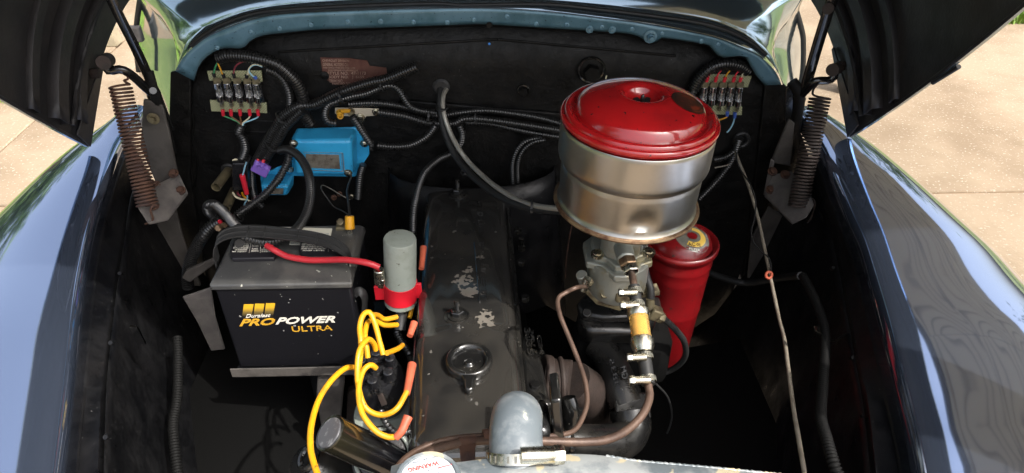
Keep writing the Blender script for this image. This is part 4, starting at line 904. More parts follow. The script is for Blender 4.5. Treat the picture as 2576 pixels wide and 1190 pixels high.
for j in range(3):
    a_ = 2*math.pi*j/3+.5; cn = sum(q, V(0,0,0))/4 + V(math.cos(a_)*.008, math.sin(a_)*.007, .0002)
    MB().torus(cn,(0,0,1),.0045,.0007,6,4).build('recycling_mark','wprint',bt)
# label strip at the rear of the lid
MB().prism([PZ(700,590,zd),PZ(832,594,zd),PZ(836,576,zd),PZ(700,572,zd)],(0,0,.0012)).build('paper_label','label',bt)
MB().prism([PZ(728,616,zd),PZ(822,618,zd),PZ(824,611,zd),PZ(730,607,zd)],(0,0,.0012)).build('paper_label','label',bt)
letters('PROTECT EYES  BATTERY ACID', [PZ(760,592,zd+.0013),PZ(826,594,zd+.0013),PZ(828,587,zd+.0013),PZ(762,584,zd+.0013)],'pgrey',bt,'label_print',thick=.0003)
letters('REMOVE BATTERY TO CHARGE', [PZ(732,615,zd+.0013),PZ(780,616,zd+.0013),PZ(780,611,zd+.0013),PZ(732,610,zd+.0013)],'pgrey',bt,'label_print',thick=.0003)
MB().lathe(PZ(605,612,zd),(0,0,1),[(.020,0),(.019,.003),(.014,.004),(.010,.012)],26).build('terminal_base','battop',bt)
# carrying strap
bs = thing('battery_strap', 'ribbed black rubber battery carrying strap arched over the lid', 'strap', PY(690,600,1.09))
ctl = [(548,662,1.045),(541,625,1.05),(552,600,1.06),(585,586,1.07),(640,583,1.075),(720,590,1.072),(790,600,1.065),(840,615,1.055),(874,640,1.045),(882,668,1.045)]
mid = spline(pts3(ctl), .006); wd = .0135
rows = []
for off, dz in ((-1,0),(-.96,.0022),(-.82,.0022),(-.78,.0),(-.08,.0),(-.05,.0022),(.05,.0022),(.08,0),(.78,0),(.82,.0022),(.96,.0022),(1,0)):
    rows.append([q+V(0,off*wd*.9,off*wd*.30+dz*.9) for q in mid])
MB().grid(rows).build('webbing','rubber',bs,smooth=35,solid=.002)
for t in (.33,.42,.60,.72):
    q = mid[int(t*len(mid))]; MB().box(q+V(0,0,.0015),(.003,wd*1.6,.003),Matrix.Rotation(R(16),3,'X')).build('cross_rib','rubber',bs,bevel=.0008)
# front lettering (flat print on the case)
YFp = .9975
def fq(a, b_, c_, d_): return [PY(*a,YFp),PY(*b_,YFp),PY(*c_,YFp),PY(*d_,YFp)]
def X2(x, y): return (579.6+x*.1125, 740.6+y*.1125)
M['goldfade'] = mat('gold_fade_print', (.62,.36,.02), .45)
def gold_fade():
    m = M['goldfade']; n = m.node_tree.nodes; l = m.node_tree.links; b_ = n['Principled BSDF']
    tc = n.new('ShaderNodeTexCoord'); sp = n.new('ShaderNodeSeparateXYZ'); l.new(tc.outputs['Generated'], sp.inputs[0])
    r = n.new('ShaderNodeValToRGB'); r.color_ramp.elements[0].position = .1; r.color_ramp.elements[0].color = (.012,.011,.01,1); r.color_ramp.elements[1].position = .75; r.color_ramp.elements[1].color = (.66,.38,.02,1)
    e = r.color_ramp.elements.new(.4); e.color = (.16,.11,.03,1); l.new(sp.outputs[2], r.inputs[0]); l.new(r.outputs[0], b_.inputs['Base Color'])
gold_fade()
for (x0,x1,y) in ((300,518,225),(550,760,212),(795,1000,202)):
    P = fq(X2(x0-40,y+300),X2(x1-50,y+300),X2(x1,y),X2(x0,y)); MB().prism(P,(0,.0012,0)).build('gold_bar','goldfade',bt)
letters('Duralast', [q+V(0,-.0006,0) for q in fq(X2(345,520),X2(895,495),X2(905,425),X2(352,440))], 'wprint', bt, 'brand_lettering', thick=.0005, bold=.012, shear=.2)
letters('PRO', fq(X2(200,712),X2(985,682),X2(1000,528),X2(222,552)), 'gold', bt, 'brand_lettering', thick=.0005, bold=.03, shear=.25)
letters('POWER', fq(X2(1010,672),X2(2340,628),X2(2355,478),X2(1035,520)), 'wprint', bt, 'brand_lettering', thick=.0005, bold=.03, shear=.25)
letters('ULTRA', fq(X2(1390,840),X2(2285,800),X2(2270,690),X2(1365,720)), 'gold', bt, 'brand_lettering', thick=.0005, bold=.004)
tr = thing('battery_tray', 'dark steel battery tray shelf under the front edge of the battery', 'tray', PY(720,935,1.0))
MB().prism([(xl-.0,.982,zb-.012),(xr+.02,.982,zb-.012),(xr+.02,1.19,zb-.012),(xl-.0,1.19,zb-.012)],(0,0,.011)).build('tray_floor','bayblack',tr,bevel=.002)
MB().box(((xl+xr)/2+.01,.981,zb+.004),(xr-xl+.03,.003,.022)).build('tray_lip','primerdark',tr,bevel=.001)
MB().box(((xl+xr)/2,1.1,zb-.16),(.04,.04,.3)).build('tray_leg','bayblack',tr,bevel=.002)
# battery hold-down clamp stub on right
tag(MB().sweep(spline([PY(890,740,1.02),PY(905,732,1.02),PY(918,750,1.02),PY(915,790,1.03),PY(905,830,1.04)],.005),[(.008,.0016)]*len(spline([PY(890,740,1.02),PY(905,732,1.02),PY(918,750,1.02),PY(915,790,1.03),PY(905,830,1.04)],.005)),8).build('hold_down_strap','rubber',smooth=60),'bent black hold down strip at the right side of the battery','strap')

# ================================================================== IGNITION COIL
ic = thing('ignition_coil', 'grey green ignition coil can in a red clamp left of the valve cover', 'ignition coil', PY(1008,755,1.03))
a = PY(1008,762,1.03); b_ = PY(1006,600,1.03); axi = (b_-a).normalized(); L = (b_-a).length; r = .0293
MB().lathe(a,axi,[(.02,0),(r*1.03,.003),(r*1.03,.008),(r,.011),(r,L-.003),(r-.0015,L),(r-.003,L+.0004),(.0001,L+.0008)],48).build('can','coil',ic,smooth=40)
h = L*.21; MB().lathe(a,axi,[(r,h-.018),(r+.0018,h-.018),(r+.0018,h+.020),(r,h+.020)],48,False).build('clamp_band','coilband',ic,smooth=30)
c = a+axi*h; MB().box(c+V(-r-.008,-.006,.0),(.02,.006,.032)).build('clamp_ear','coilband',ic,bevel=.001)
MB().box(c+V(r+.004,-.004,.002),(.014,.006,.034)).build('clamp_ear','coilband',ic,bevel=.001)
tag(MB().cyl(PY(955,712,1.0),PY(953,678,1.0),.0095,seg=20).cyl(PY(958,722,.998),PY(961,700,.998),.006,seg=12).build('capacitor','steel',bevel=.0015),'small silver capacitor clipped to the left of the ignition coil','capacitor')
tube('coil_lead_boot',[a+axi*.002,PY(1010,790,1.02),PY(1006,830,1.0)],.011,'rubber',ic,14)

# ================================================================== DISTRIBUTOR
ds = thing('distributor', 'black distributor cap with a ring of lead towers left of the valve cover', 'distributor', PY(965,1010,.90))
dcn = PY(957,960,.90); dax = V(-.10,-.12,1).normalized()
MB().lathe(dcn-dax*.03,dax,[(.036,0),(.048,.004),(.05,.012),(.047,.02),(.045,.045),(.036,.056),(.0001,.058)],44).build('cap','bake',ds,smooth=45)
uu = V(1,0,0); uu = (uu-dax*dax.dot(uu)).normalized(); ww = dax.cross(uu)
tower = []
for j in range(7):
    if j == 6: c = dcn+dax*.028
    else: a_ = R(30+60*j); c = dcn+dax*.016+uu*math.cos(a_)*.030+ww*math.sin(a_)*.030
    MB().lathe(c,dax,[(.0125,0),(.0125,.006),(.0100,.009),(.0118,.013),(.0098,.017),(.0092,.032),(.006,.034)],18).build('lead_tower','bake',ds,smooth=40)
    tower.append(c+dax*.032)
MB().lathe(dcn-dax*.075,dax,[(.03,0),(.034,.02),(.042,.044)],36).build('base','bake',ds)
MB().lathe(PY(980,1045,.90),(.05,-.25,1),[(.062,0),(.066,.004),(.064,.008),(.02,.009)],44).build('vacuum_plate','coil',ds,smooth=40)
q = [PY(948,995,.85),PY(962,992,.85),PY(974,1018,.84),PY(960,1024,.84)]
MB().prism(q,(0,.004,0)).build('spring_clip','rustdark',ds,bevel=.001)

# ================================================================== PLUG LEADS
LG = 'yellow spark plug leads'
def lead(L, label, boot=None):
    t = thing('spark_plug_lead', label, 'ignition lead', L[0] if isinstance(L[0], Vector) else PD(*L[0]), LG)
    P = [q if isinstance(q, Vector) else PD(*q) for q in L]
    tube('lead', P, .0043, 'yellow', t, 12, .005)
    if boot:
        B = spline([PD(*q) for q in boot], .006); n = len(B); MB().sweep(B, [.0054+.0018*i/n for i in range(n)], 14).build('boot','orange',t,smooth=60)
lead([(896,924,1.10),(868,927,1.08),(832,959,1.05),(801,1008,1.02),(783,1071,.98),(781,1124,.95),(788,1160,.93),(806,1215,.90)], 'yellow ignition lead sweeping out to the far left of the distributor and down')
lead([(946,926,1.09),(931,918,1.08),(912,936,1.07),(902,983,1.05),(911,1039,1.03),(943,1082,1.02),(975,1099,1.02),(1001,1098,1.02)], 'yellow ignition lead with the lowest orange boot, in front of the distributor', [(996,1100,1.02),(1010,1085,1.02),(1027,1048,1.03)])
lead([(945,880,1.12),(940,864,1.11),(925,854,1.09),(905,880,1.07),(899,930,1.06),(904,985,1.06),(922,1028,1.06),(959,1044,1.06),(997,1029,1.06),(1024,985,1.08)], 'yellow ignition lead with the middle orange boot, looping under the distributor cap', [(1023,990,1.08),(1029,960,1.10),(1037,915,1.13)])
lead([(964,892,1.12),(955,860,1.12),(942,810,1.12),(928,785,1.12),(912,795,1.11),(905,826,1.10),(908,860,1.09),(906,900,1.09),(900,940,1.08)], 'yellow ignition lead making the tallest arch beside the battery')
lead([(925,900,1.11),(921,866,1.11),(918,838,1.12),(926,810,1.14),(945,808,1.17),(968,818,1.19),(1000,817,1.22)], 'yellow ignition lead rising left of the distributor then turning right below the coil')
lead([(973,888,1.14),(985,884,1.16),(1001,877,1.19),(1013,868,1.22)], 'short yellow ignition lead from the distributor towards the black corrugated tube')
lead([(935,792,1.14),(950,793,1.18),(968,803,1.2),(1000,797,1.22)], 'yellow ignition lead crossing just below the coil, upper of two')
lead([(1030,800,1.36),(1038,770,1.37),(1045,740,1.38)], 'yellow ignition lead glimpsed between coil and valve cover')
def lone_boot(L, label):
    B = spline([PD(*q) for q in L], .006); n = len(B); tag(MB().sweep(B, [.0052+.0016*i/n for i in range(n)], 14).build('plug_boot','orange',smooth=60), label, 'plug boot', 'orange plug boots')
lone_boot([(1031,845,1.21),(1042,812,1.23)], 'orange plug boot just below the coil at the edge of the valve cover')
lone_boot([(1060,676,1.35),(1065,622,1.38)], 'orange plug boot peeking between the coil top and valve cover')

# ================================================================== LOWER LEFT CAN, generator parts
dv = (RT_*.66+UP_*-.58).normalized()*.80+FW_*.60*1.0; dv.normalize()
M['tubeblk'] = mat('tube_black', (.004,.004,.005), .2, coat=.6, bump=.08, bscale=30, col2=(.012,.011,.006), nscale=8)
cn = PD(828,1088,1.0); bc = thing('filler_tube', 'black tube with scuffed grey end cap pointing up at the lower left of the engine', 'tube', cn)
MB().lathe(cn,dv,[(.0225,.001),(.0262,.0),(.0268,.002),(.0262,.004),(.026,.30)],40).build('tube_body','tubeblk',bc,smooth=40)
M['scuff'] = mat('scuffed_disc', (.11,.11,.12), .4, metal=.3, bump=.3, bscale=90, col2=(.24,.24,.25), nscale=70, ramp=(.5,.58))
MB().lathe(cn,dv,[(.0001,-.001),(.0215,-.001),(.0222,.002)],36,False).build('end_disc','scuff',bc,smooth=30)
gb = thing('generator', 'black generator body low beside the scuffed end tube', 'generator', PD(790,1180,1.08))
MB().lathe(PD(760,1165,1.10),dv,[(.03,0),(.04,.01),(.042,.02),(.042,.2)],36).build('housing','cast',gb,smooth=45)
MB().torus(PD(776,1150,1.08),dv,.018,.005,24,8).build('end_ring','gloss',gb)
pl = thing('water_pump_pulley', 'dark round pulley half hidden behind the metal lines left of the valve cover', 'pulley', PD(965,1145,1.06))
MB().lathe(PD(962,1150,1.08),(UP_*.35-FW_),[(.042,-.01),(.046,0),(.046,.004),(.040,.006),(.036,.002),(.022,.004),(.020,.008),(.0001,.009)],44).build('disc','cast',pl,smooth=40)
MB().torus(PD(962,1150,1.076),(UP_*.35-FW_),.041,.003,44,8).build('rim','coil',pl)
tag(loom_mb([PD(958,1035,1.09),PD(975,1070,1.08),PD(1000,1090,1.08),PD(1030,1085,1.09)], .006).build('corrugated_tube','loom',smooth=60),'small black corrugated tube curling under the distributor plate','wire loom','black corrugated wire looms')
# ================================================================== FIREWALL EQUIPMENT
LOOMG = 'black corrugated wire looms'
def loom(L, r, label, dflt=1.47, m='loom'):
    o = loom_mb(pts3(L, dflt), r*1.1).build('wire_loom', m, smooth=60); return tag(o, label, 'wire loom', LOOMG)
loom([(548,146),(575,139),(617,141),(655,148),(677,154),(700,164),(719,179),(740,200),(755,225),(763,250),(766,285),(775,303),(783,314)], .0125, 'thickest black corrugated loom arching above the left fuse block and down to the blue regulator', 1.465)
loom([(672,176),(690,182),(707,195),(720,215),(728,240),(729,268)], .0085, 'black corrugated loom curving down just right of the left fuse block', 1.475)
loom([(1049,168),(1010,184),(973,199),(935,207),(895,219),(854,234),(820,250),(789,264),(751,268),(713,293),(695,320),(671,358),(656,385),(641,415)], .0108, 'long black corrugated loom running diagonally from the data plate to the purple connector', 1.455)
loom([(762,276),(740,296),(719,318),(702,345),(690,366),(672,392),(662,412)], .0105, 'black corrugated loom alongside the diagonal one, left of the blue regulator', 1.45)
loom([(704,378,1.44),(722,376,1.42),(745,387,1.39),(765,412,1.35),(779,450,1.30),(781,495,1.25),(772,535,1.20),(752,570,1.15),(722,594,1.11),(690,606,1.09),(655,607,1.08),(618,597,1.08),(600,590,1.09)], .0088, 'big black corrugated loop hanging from the regulator down over the battery strap')
loom([(728,380,1.44),(725,405,1.43),(712,432,1.41),(697,455,1.40),(668,488,1.38),(632,516,1.36),(612,530,1.35),(597,542,1.34)], .0090, 'black corrugated loom slanting down in front of the small blue relay')
loom([(536,545,1.36),(522,530,1.35),(524,517,1.34),(537,514,1.33),(552,524,1.31),(568,540,1.28),(582,556,1.25),(600,576,1.20)], .0100, 'short black corrugated loom with a hook bend above the battery strap left end')
loom([(556,556,1.32),(530,572,1.31),(510,596,1.30),(490,630,1.30),(477,665,1.30),(472,700,1.30),(474,722,1.30)], .0125, 'black corrugated loom dropping behind the left side of the battery')
loom([(608,314),(601,332),(612,350),(617,372),(612,392),(603,408)], .0092, 'short taped corrugated loom below the left fuse block feeding the black relay', 1.47)
loom([(636,399),(633,430),(636,473),(645,505),(660,520)], .0085, 'black corrugated loom behind the purple connector', 1.475)
loom([(846,254),(885,243),(922,235),(962,219),(985,216),(1003,226),(1020,252),(1035,270),(1060,279),(1098,284)], .0072, 'thin black corrugated loom with an S bend right of the data plate', 1.46)
loom([(878,262),(935,259),(984,263),(1030,272),(1098,291),(1152,284),(1219,278),(1287,285),(1355,296),(1415,312)], .0072, 'uppermost of the three black corrugated looms crossing to the air cleaner', 1.48)
loom([(952,282),(1016,292),(1070,307),(1108,311),(1143,310),(1170,299),(1227,301),(1314,313),(1410,328)], .0082, 'middle one of the three black corrugated looms crossing to the air cleaner', 1.465)
loom([(1172,308),(1233,311),(1287,323),(1341,334),(1415,346)], .0070, 'lowest of the three black corrugated looms crossing to the air cleaner', 1.475)
loom([(951,366),(989,369),(1030,366),(1065,350),(1085,332),(1097,314)], .0082, 'black corrugated loom sagging right of the blue regulator', 1.455)
loom([(1363,348),(1328,353),(1305,371),(1291,405),(1290,445),(1296,484),(1312,505)], .0070, 'outer black corrugated loom curving down left of the air cleaner', 1.46)
loom([(1372,352),(1342,358),(1318,376),(1304,405),(1302,445),(1306,484),(1318,520),(1323,540)], .0050, 'inner thin black corrugated loom curving down left of the air cleaner', 1.45)
loom([(1146,382,1.48),(1120,393,1.46),(1098,405,1.44),(1070,432,1.40),(1053,472,1.36),(1044,510,1.32),(1040,545,1.29),(1039,590,1.25)], .0078, 'black corrugated loom dropping to the ignition coil beside the valve cover')
loom([(1154,312),(1162,334),(1160,358),(1148,378)], .0090, 'short black corrugated loom hanging behind the braided hose', 1.475)
loom([(886,292),(900,312),(915,336),(932,360)], .0078, 'short black corrugated loom leading from the yellow terminal across the regulator corner', 1.40)
loom([(852,256),(828,262),(817,284),(826,306),(846,310)], .0078, 'black corrugated loom curling round the left end of the junction bracket', 1.46)
loom([(914,414),(906,440),(903,470),(901,500)], .0080, 'black corrugated loom hanging straight down below the blue regulator', 1.475)
loom([(1745,222),(1762,195),(1790,170),(1825,160),(1860,165),(1885,180)], .0125, 'black corrugated loom arching over the right fuse block', 1.475)
loom([(1700,290),(1716,262),(1735,240),(1760,205)], .0095, 'black corrugated loom rising behind the air cleaner lid to the right fuse block', 1.475)
loom([(1860,346),(1852,375),(1838,410),(1812,445),(1780,480),(1760,500)], .0085, 'black corrugated loom falling from the right grommet behind the air cleaner', 1.475)
loom([(1850,378),(1825,395),(1795,402)], .0070, 'short black corrugated loom from the right grommet to behind the air cleaner bowl', 1.47)
loom([(2019,694,1.08),(2042,736,1.02),(2066,795,.95),(2076,851,.89),(2070,965,.78),(2065,1048,.70),(2079,1103,.65),(2095,1160,.61),(2110,1200,.59)], .0080, 'black corrugated loom running down the right inner fender under a clip', m='loomshade')
loom([(446,850,1.04),(448,900,1.0),(446,1000,.92),(436,1060,.87),(438,1110,.83),(448,1200,.77)], .0085, 'black corrugated loom running down the left inner fender', m='loomshade')
loom([(1008,815,1.08),(1000,835,1.06),(1012,860,1.04),(1028,885,1.02),(1036,905,1.02)], .0080, 'black corrugated loom below the ignition coil by the plug boots')
# cable ties
def tie(px, py, Y, r, ang=0):
    c = PY(px, py, Y); a_ = V(math.cos(R(ang)), 0, -math.sin(R(ang)))
    t = MB().lathe(c-a_*.0022, a_, [(r,0),(r+.0016,0),(r+.0016,.0044),(r,.0044)], 20, False).box(c+V(0,-r-.002,.0), (.006,.005,.006)).build('cable_tie', 'rubber', smooth=30)
    return t
for (px,py,Y,r,an,lb) in ((692,366,1.452,.020,-60,'black cable tie bundling two looms just above the purple connector'),(714,296,1.455,.018,-50,'black cable tie holding the diagonal loom up and left of the blue regulator'),
    (860,240,1.45,.016,-20,'black cable tie on the looms left of the data plate bottom'),(960,214,1.46,.013,-20,'black cable tie on the loom at the right of the data plate'),(1196,298,1.47,.014,0,'black cable tie on the looms crossing behind the braided hose'),
    (1078,292,1.46,.013,10,'black cable tie where the S bend loom joins the crossing looms'),(600,546,1.335,.011,-40,'black cable tie at the bottom end of the slanting loom'),(935,366,1.45,.011,0,'black cable tie at the lower right corner of the blue regulator')):
    tag(tie(px,py,Y,r,an), lb, 'cable tie', 'black cable ties')
# two hoses falling from the firewall to the air cleaner
bh = [(1108,218,1.50),(1106,256,1.47),(1114,312,1.44),(1130,361,1.41),(1157,408,1.37),(1203,456,1.30),(1263,498,1.22),(1331,522,1.14),(1420,532,1.07),(1470,534,1.0)]
wh_ = [(1125,221,1.50),(1115,242,1.47),(1116,283,1.44),(1133,334,1.41),(1157,378,1.375),(1187,416,1.34),(1240,464,1.26),(1301,502,1.18),(1350,518,1.12),(1420,526,1.06),(1470,528,1.0)]
tag(tube('vacuum_hose', pts3(bh), .0074, 'rubber', None, 14), 'smooth black hose curving from the firewall grommet to the air cleaner', 'hose')
p = spline(pts3(wh_), .0011); tag(MB().sweep(p, [.0054 if (i % 2) else .0050 for i in range(len(p))], 10).build('braided_hose', 'braid', smooth=60), 'light braided steel cable curving beside the black hose to the air cleaner', 'cable')
for (px,py,Y,an,lb) in ((1112,270,1.45,90,'uppermost black cable tie binding the braided cable to the hose'),(1172,428,1.35,55,'middle black cable tie binding the braided cable to the hose'),(1336,520,1.13,5,'lowest black cable tie binding the braided cable to the hose, left of the bowl')):
    tag(tie(px,py,Y,.0125,an), lb, 'cable tie', 'black cable ties')

# --- data plate
dp = thing('data_plate', 'embossed brown metal data plate on the firewall with overspray creeping over its edges', 'data plate', PY(865,175,YF))
q = [(806,144),(880,146),(924,152),(930,165),(972,170),(974,186),(935,200),(900,206),(858,213),(840,212),(815,196),(810,170)]
MB().prism([PY(x,y,YF-.002) for x,y in q],(0,-.0015,0)).build('plate','platebrown',dp)
M['emboss'] = mat('embossed_worn', (.5,.36,.3), .4, metal=.6, col2=(.3,.2,.15), nscale=60)
def dtx(s_, x0, x1, y0, y1, dy=0):
    letters(s_, [PY(x0,y1,YF-.0036),PY(x1,y1+dy,YF-.0036),PY(x1,y0+dy,YF-.0036),PY(x0,y0,YF-.0036)], 'emboss', dp, 'embossed_line', thick=.0008, bold=.01)
dtx('CHEVROLET DIVISION', 811, 878, 149, 155, 1); dtx('GENERAL MOTORS CO.', 812, 877, 158, 166, 1); dtx('THIS VEHICLE WHEN EQUIPPED WITH', 813, 893, 168.5, 172.5, 1); dtx('IN ACCORDANCE WITH SPECIFICATIONS', 826, 900, 174.5, 178, 1)
dtx('STYLE NO.  47-1173', 824, 920, 180, 188, 0); dtx('BODY NO.   J  6659', 826, 916, 190, 199, 0); dtx('TRIM NO.', 828, 864, 200, 207, 0); dtx('PAINT NO. 243', 836, 880, 208, 213, -1)
MB().lathe(PY(817,190,YF-.0035),(0,-1,0),[(.010,0),(.010,.002),(.007,.002),(.004,.004),(.002,.004)],18).build('rivet','undercoat',dp)

# --- fuse blocks
def fuse_block(tl, tr_, label, wires_top, bot, rotx=0, dim=False, Yb=1.49):
    fb = thing('fuse_block', label, 'fuse block', PY(bot[0][0], bot[0][1], Yb), 'five fuse strips on the firewall')
    def strip(Q): MB().prism([PY(x,y,Yb) for x,y in Q],(0,-.004,0)).build('terminal_board','board',fb,bevel=.0005)
    strip(tl); strip(bot)
    for (xt,yt,xb,yb_) in tr_:
        a = PY(xt,yt,Yb-.014); b_ = PY(xb,yb_,Yb-.014); d = (b_-a); L = d.length; d.normalize()
        f = MB().cyl(a+d*L*.0,b_,.0072,seg=18).build('fuse_tube','glass',fb,smooth=60)
        MB().cyl(a,b_,.0008,seg=6).build('fuse_wire','steel',f)
        MB().cyl(a-d*.004,a+d*.010,.0082,seg=18).build('end_cap','chrome',f,bevel=.0008)
        MB().cyl(b_-d*.010,b_+d*.004,.0082,seg=18).build('end_cap','chrome',f,bevel=.0008)
        MB().prism([a+V(-.009,.006,.004)-d*0,a+V(.009,.006,.004),a+V(.007,.004,.014),a+V(-.007,.004,.014)],(0,-.004,0)).build('clip','dirtyzinc',fb,bevel=.0008)
        MB().box((a+b_)/2+V(0,.010,0),(.017,.006,L+.018),None).build('fuse_saddle','bake',fb,bevel=.001)
        n = 4
        sp = MB()
        for k in range(n): sp.box(b_+d*(.008+.0035*k)+V(0,.002,0),(.008,.006,.0016))
        sp.build('contact_spring','steel',fb)
    return fb
fuse_block([(528,201),(661,204),(659,176),(522,177)], [(547,212,555,250),(571,212,579,250),(597,212,604,251),(623,213,630,252),(645,214,650,253)],
    'left fuse block with five glass fuses on yellow hatched strips, red terminals below', None, [(533,278),(673,283),(671,256),(529,250)])
fuse_block([(1762,215),(1880,218),(1890,190),(1775,184)], [(1772,222,1768,258),(1795,222,1790,259),(1818,222,1812,260),(1840,222,1834,261),(1861,222,1856,262)],
    'right fuse block with five glass fuses partly behind the air cleaner lid', None, [(1765,285),(1865,288),(1866,266),(1768,262)])
WG = 'thin wires at the fuse blocks'
def wire(L, m, label, r=.0018, Y=1.47, conn=None, cm='wred', cr=.0042, grp=WG):
    P = pts3(L, Y); t = thing('wire', label, 'wire', P[0], grp)
    tube('strand', P, r, m, t, 8, .004)
    if conn:
        B = pts3(conn, Y); MB().cyl(B[0],B[-1],cr,cr*.85,14).build('crimp_connector',cm,t,bevel=.0006)
    return t
low = [((561,288),'wgreen','green'),((581,290),'wbrown','yellow brown'),((604,291),'wbrown','dark brown'),((628,292),'wwhite','cream'),((649,292),'wblue','light blue')]
names = ['first','second','third','fourth','fifth']
for k,((x,y),m,cn_) in enumerate(low):
    wire([(x-1,y-10),(x,y+2),(x+(608-x)*.45,y+11),(x+(608-x)*.85,309),(608+(k-2),318)], m, f'{cn_} wire leaving the {names[k]} red terminal from the left of the left fuse block', conn=[(x-1,276),(x+1,291)])
wire([(547,158),(541,170),(537,188)],'wgreen','green wire at the top left of the left fuse block',conn=[(537,184),(540,194)],cm='bake')
wire([(547,158),(552,168),(561,190)],'yellow','yellow wire at the top of the left fuse block beside the green one',conn=[(561,186),(564,196)],cm='bake')
wire([(643,158),(620,154),(600,160),(590,172),(587,190)],'wmaroon','maroon wire arching over the top of the left fuse block',conn=[(587,185),(590,196)],cm='bake')
wire([(660,166),(640,162),(627,172),(624,184),(620,194)],'wwhite','cream wire behind the grey one at the top right of the left fuse block',conn=[(620,188),(621,197)],cm='bake')
wire([(660,168),(645,163),(632,167),(626,178),(634,190),(642,195)],'wblue','grey blue wire looping at the top right of the left fuse block',conn=[(640,192),(645,199)],cm='wdblue')
for k,(x,m,c_) in enumerate(((1778,'wred','red'),(1800,'wred','second red'),(1822,'yellow','yellow'),(1845,'wred','third red'),(1862,'wwhite','cream'))):
    wire([(x+14,178),(x+6,188),(x,204)],m,f'{c_} wire end at the top of the right fuse block, number {k+1} from the left'.replace('number 1 from the left','leftmost').replace('number 5 from the left','rightmost').replace('number 2 from the left','next to the leftmost').replace('number 3 from the left','in the middle').replace('number 4 from the left','next to the rightmost'),conn=[(x+3,194),(x-1,206)],cm='wred')
wire([(1829,284),(1829,294),(1815,300),(1796,305)],'yellow','pale yellow wire with blue crimp below the right fuse block',conn=[(1830,281),(1829,292)],cm='wdblue')
wire([(1848,288),(1846,305),(1838,322),(1828,334)],'wblue','blue wire with blue crimp hanging below the right fuse block',conn=[(1849,283),(1848,297)],cm='wdblue')
wire([(1526,190),(1524,198),(1527,205)],'wwhite','cream wire end peeping over the air cleaner lid',grp=None)

# --- blue voltage regulator
def pillow(nm, F, Yf, Yb, m, parent, top_in=.0, bev=.008):
    """box with its front face given by four surveyed corners (bl, br, tr, tl)"""
    P = [PY(x,y,Yf) for x,y in F]; B = [V(p.x+(-.004 if i in (0,3) else .004), Yb, p.z+(-.002 if i in (0,1) else .002)) for i,p in enumerate(P)]
    return MB().add(P+B,[(0,1,2,3),(7,6,5,4),(0,4,5,1),(1,5,6,2),(2,6,7,3),(3,7,4,0)]).build(nm,m,parent,bevel=bev,bseg=4)
vr = thing('voltage_regulator', 'bright blue rounded voltage regulator box with worn silver plate on the firewall', 'voltage regulator', PY(815,440,1.45))
MB().prism([PY(x,y,1.495) for x,y in ((735,345),(735,440),(895,442),(930,385),(928,352),(905,325),(893,318),(748,322))],(0,-.006,0)).build('base_plate','regblue',vr,bevel=.002)
vb = pillow('cover',[(742,441),(887,443),(884,353),(733,353)],1.432,1.492,'regblue',vr,bev=.009)
MB().prism([PY(x,y,1.4315) for x,y in ((766,426),(862,430),(859,384),(764,382))],(0,-.0012,0)).build('plate_frame','regblue',vr)
MB().prism([PY(x,y,1.430) for x,y in ((769,422),(856,425),(853,389),(769,387))],(0,-.0012,0)).build('name_plate','plate',vr,bevel=.0004)
for (a,b_) in (((766,427),(863,431)),((764,383),(860,385)),((862,385),(866,431)),((765,383),(768,427)),((858,385),(861,430))):
    A=PY(*a,1.4312); B=PY(*b_,1.4312); MB().cyl(A,B,.0011,seg=6).build('frame_line','plate',vr)
letters('REMY',[PY(815,404,1.4285),PY(848,402,1.4285),PY(848,394,1.4285),PY(815,396,1.4285)],'plate',vr,'embossed_lettering',thick=.0006,bold=.01)
for (px,py,Y) in ((739,361,1.430),(876,435,1.430),(916,361,1.486)):
    c=PY(px,py,Y); MB().lathe(c,(0,-1,0),[(.0095,0),(.009,.0015),(.0075,.0015),(.0065,.004),(.003,.0055),(.0001,.0057)],20).box(c+V(0,-.0055,0),(.011,.001,.0012)).build('screw','steel',vr,smooth=40)
sr = thing('small_relay', 'small bright blue rounded relay box below and left of the larger regulator', 'relay', PY(690,494,1.46))
pillow('cover',[(660,494),(723,494),(726,466),(655,466)],1.440,1.492,'regblue',sr,bev=.008)
MB().prism([PY(x,y,1.495) for x,y in ((655,440),(700,418),(722,412),(740,418),(742,430),(728,442),(725,480),(660,480))],(0,-.004,0)).build('base_plate','regblue',sr,bevel=.001)
MB().prism([PY(x,y,1.4385) for x,y in ((664,488),(712,488),(714,474),(664,474))],(0,-.0012,0)).build('name_plate','plate',sr)
c=PY(730,425,1.49); MB().lathe(c,(0,-1,0),[(.009,0),(.009,.002),(.006,.005)],18).build('screw','steel',sr)
# --- junction bracket
jb = thing('junction_bracket', 'cream metal junction bracket with brass studs above the blue regulator', 'bracket', PY(900,285,1.49))
M['cream'] = mat('cream_bakelite',(.5,.44,.34),.5,bump=.1)
MB().prism([PY(x,y,1.49) for x,y in ((843,270),(953,272),(953,284),(945,290),(922,291),(916,304),(908,308),(898,303),(895,292),(850,290),(843,284)) ],(0,-.003,0)).build('plate','cream',jb,bevel=.0008)
for (px,py,m,r) in ((856,283,'gold',.007),(883,281,'dirtyzinc',.007),(906,297,'steel',.009),(945,281,'steel',.006)):
    c=PY(px,py,1.486); MB().lathe(c,(0,-1,0),[(r*1.3,0),(r*1.3,.002)],18).hexn(c+V(0,-.002,0),(0,-1,0),r,.008).build('stud_nut',m,jb,smooth=30)
MB().box(PY(869,279,1.478),(.022,.006,.009)).build('yellow_terminal','yellow',jb,bevel=.002)
MB().torus(PY(856,292,1.476),(0,-1,0.3),.0055,.0022,18,8).build('yellow_ring','yellow',jb)
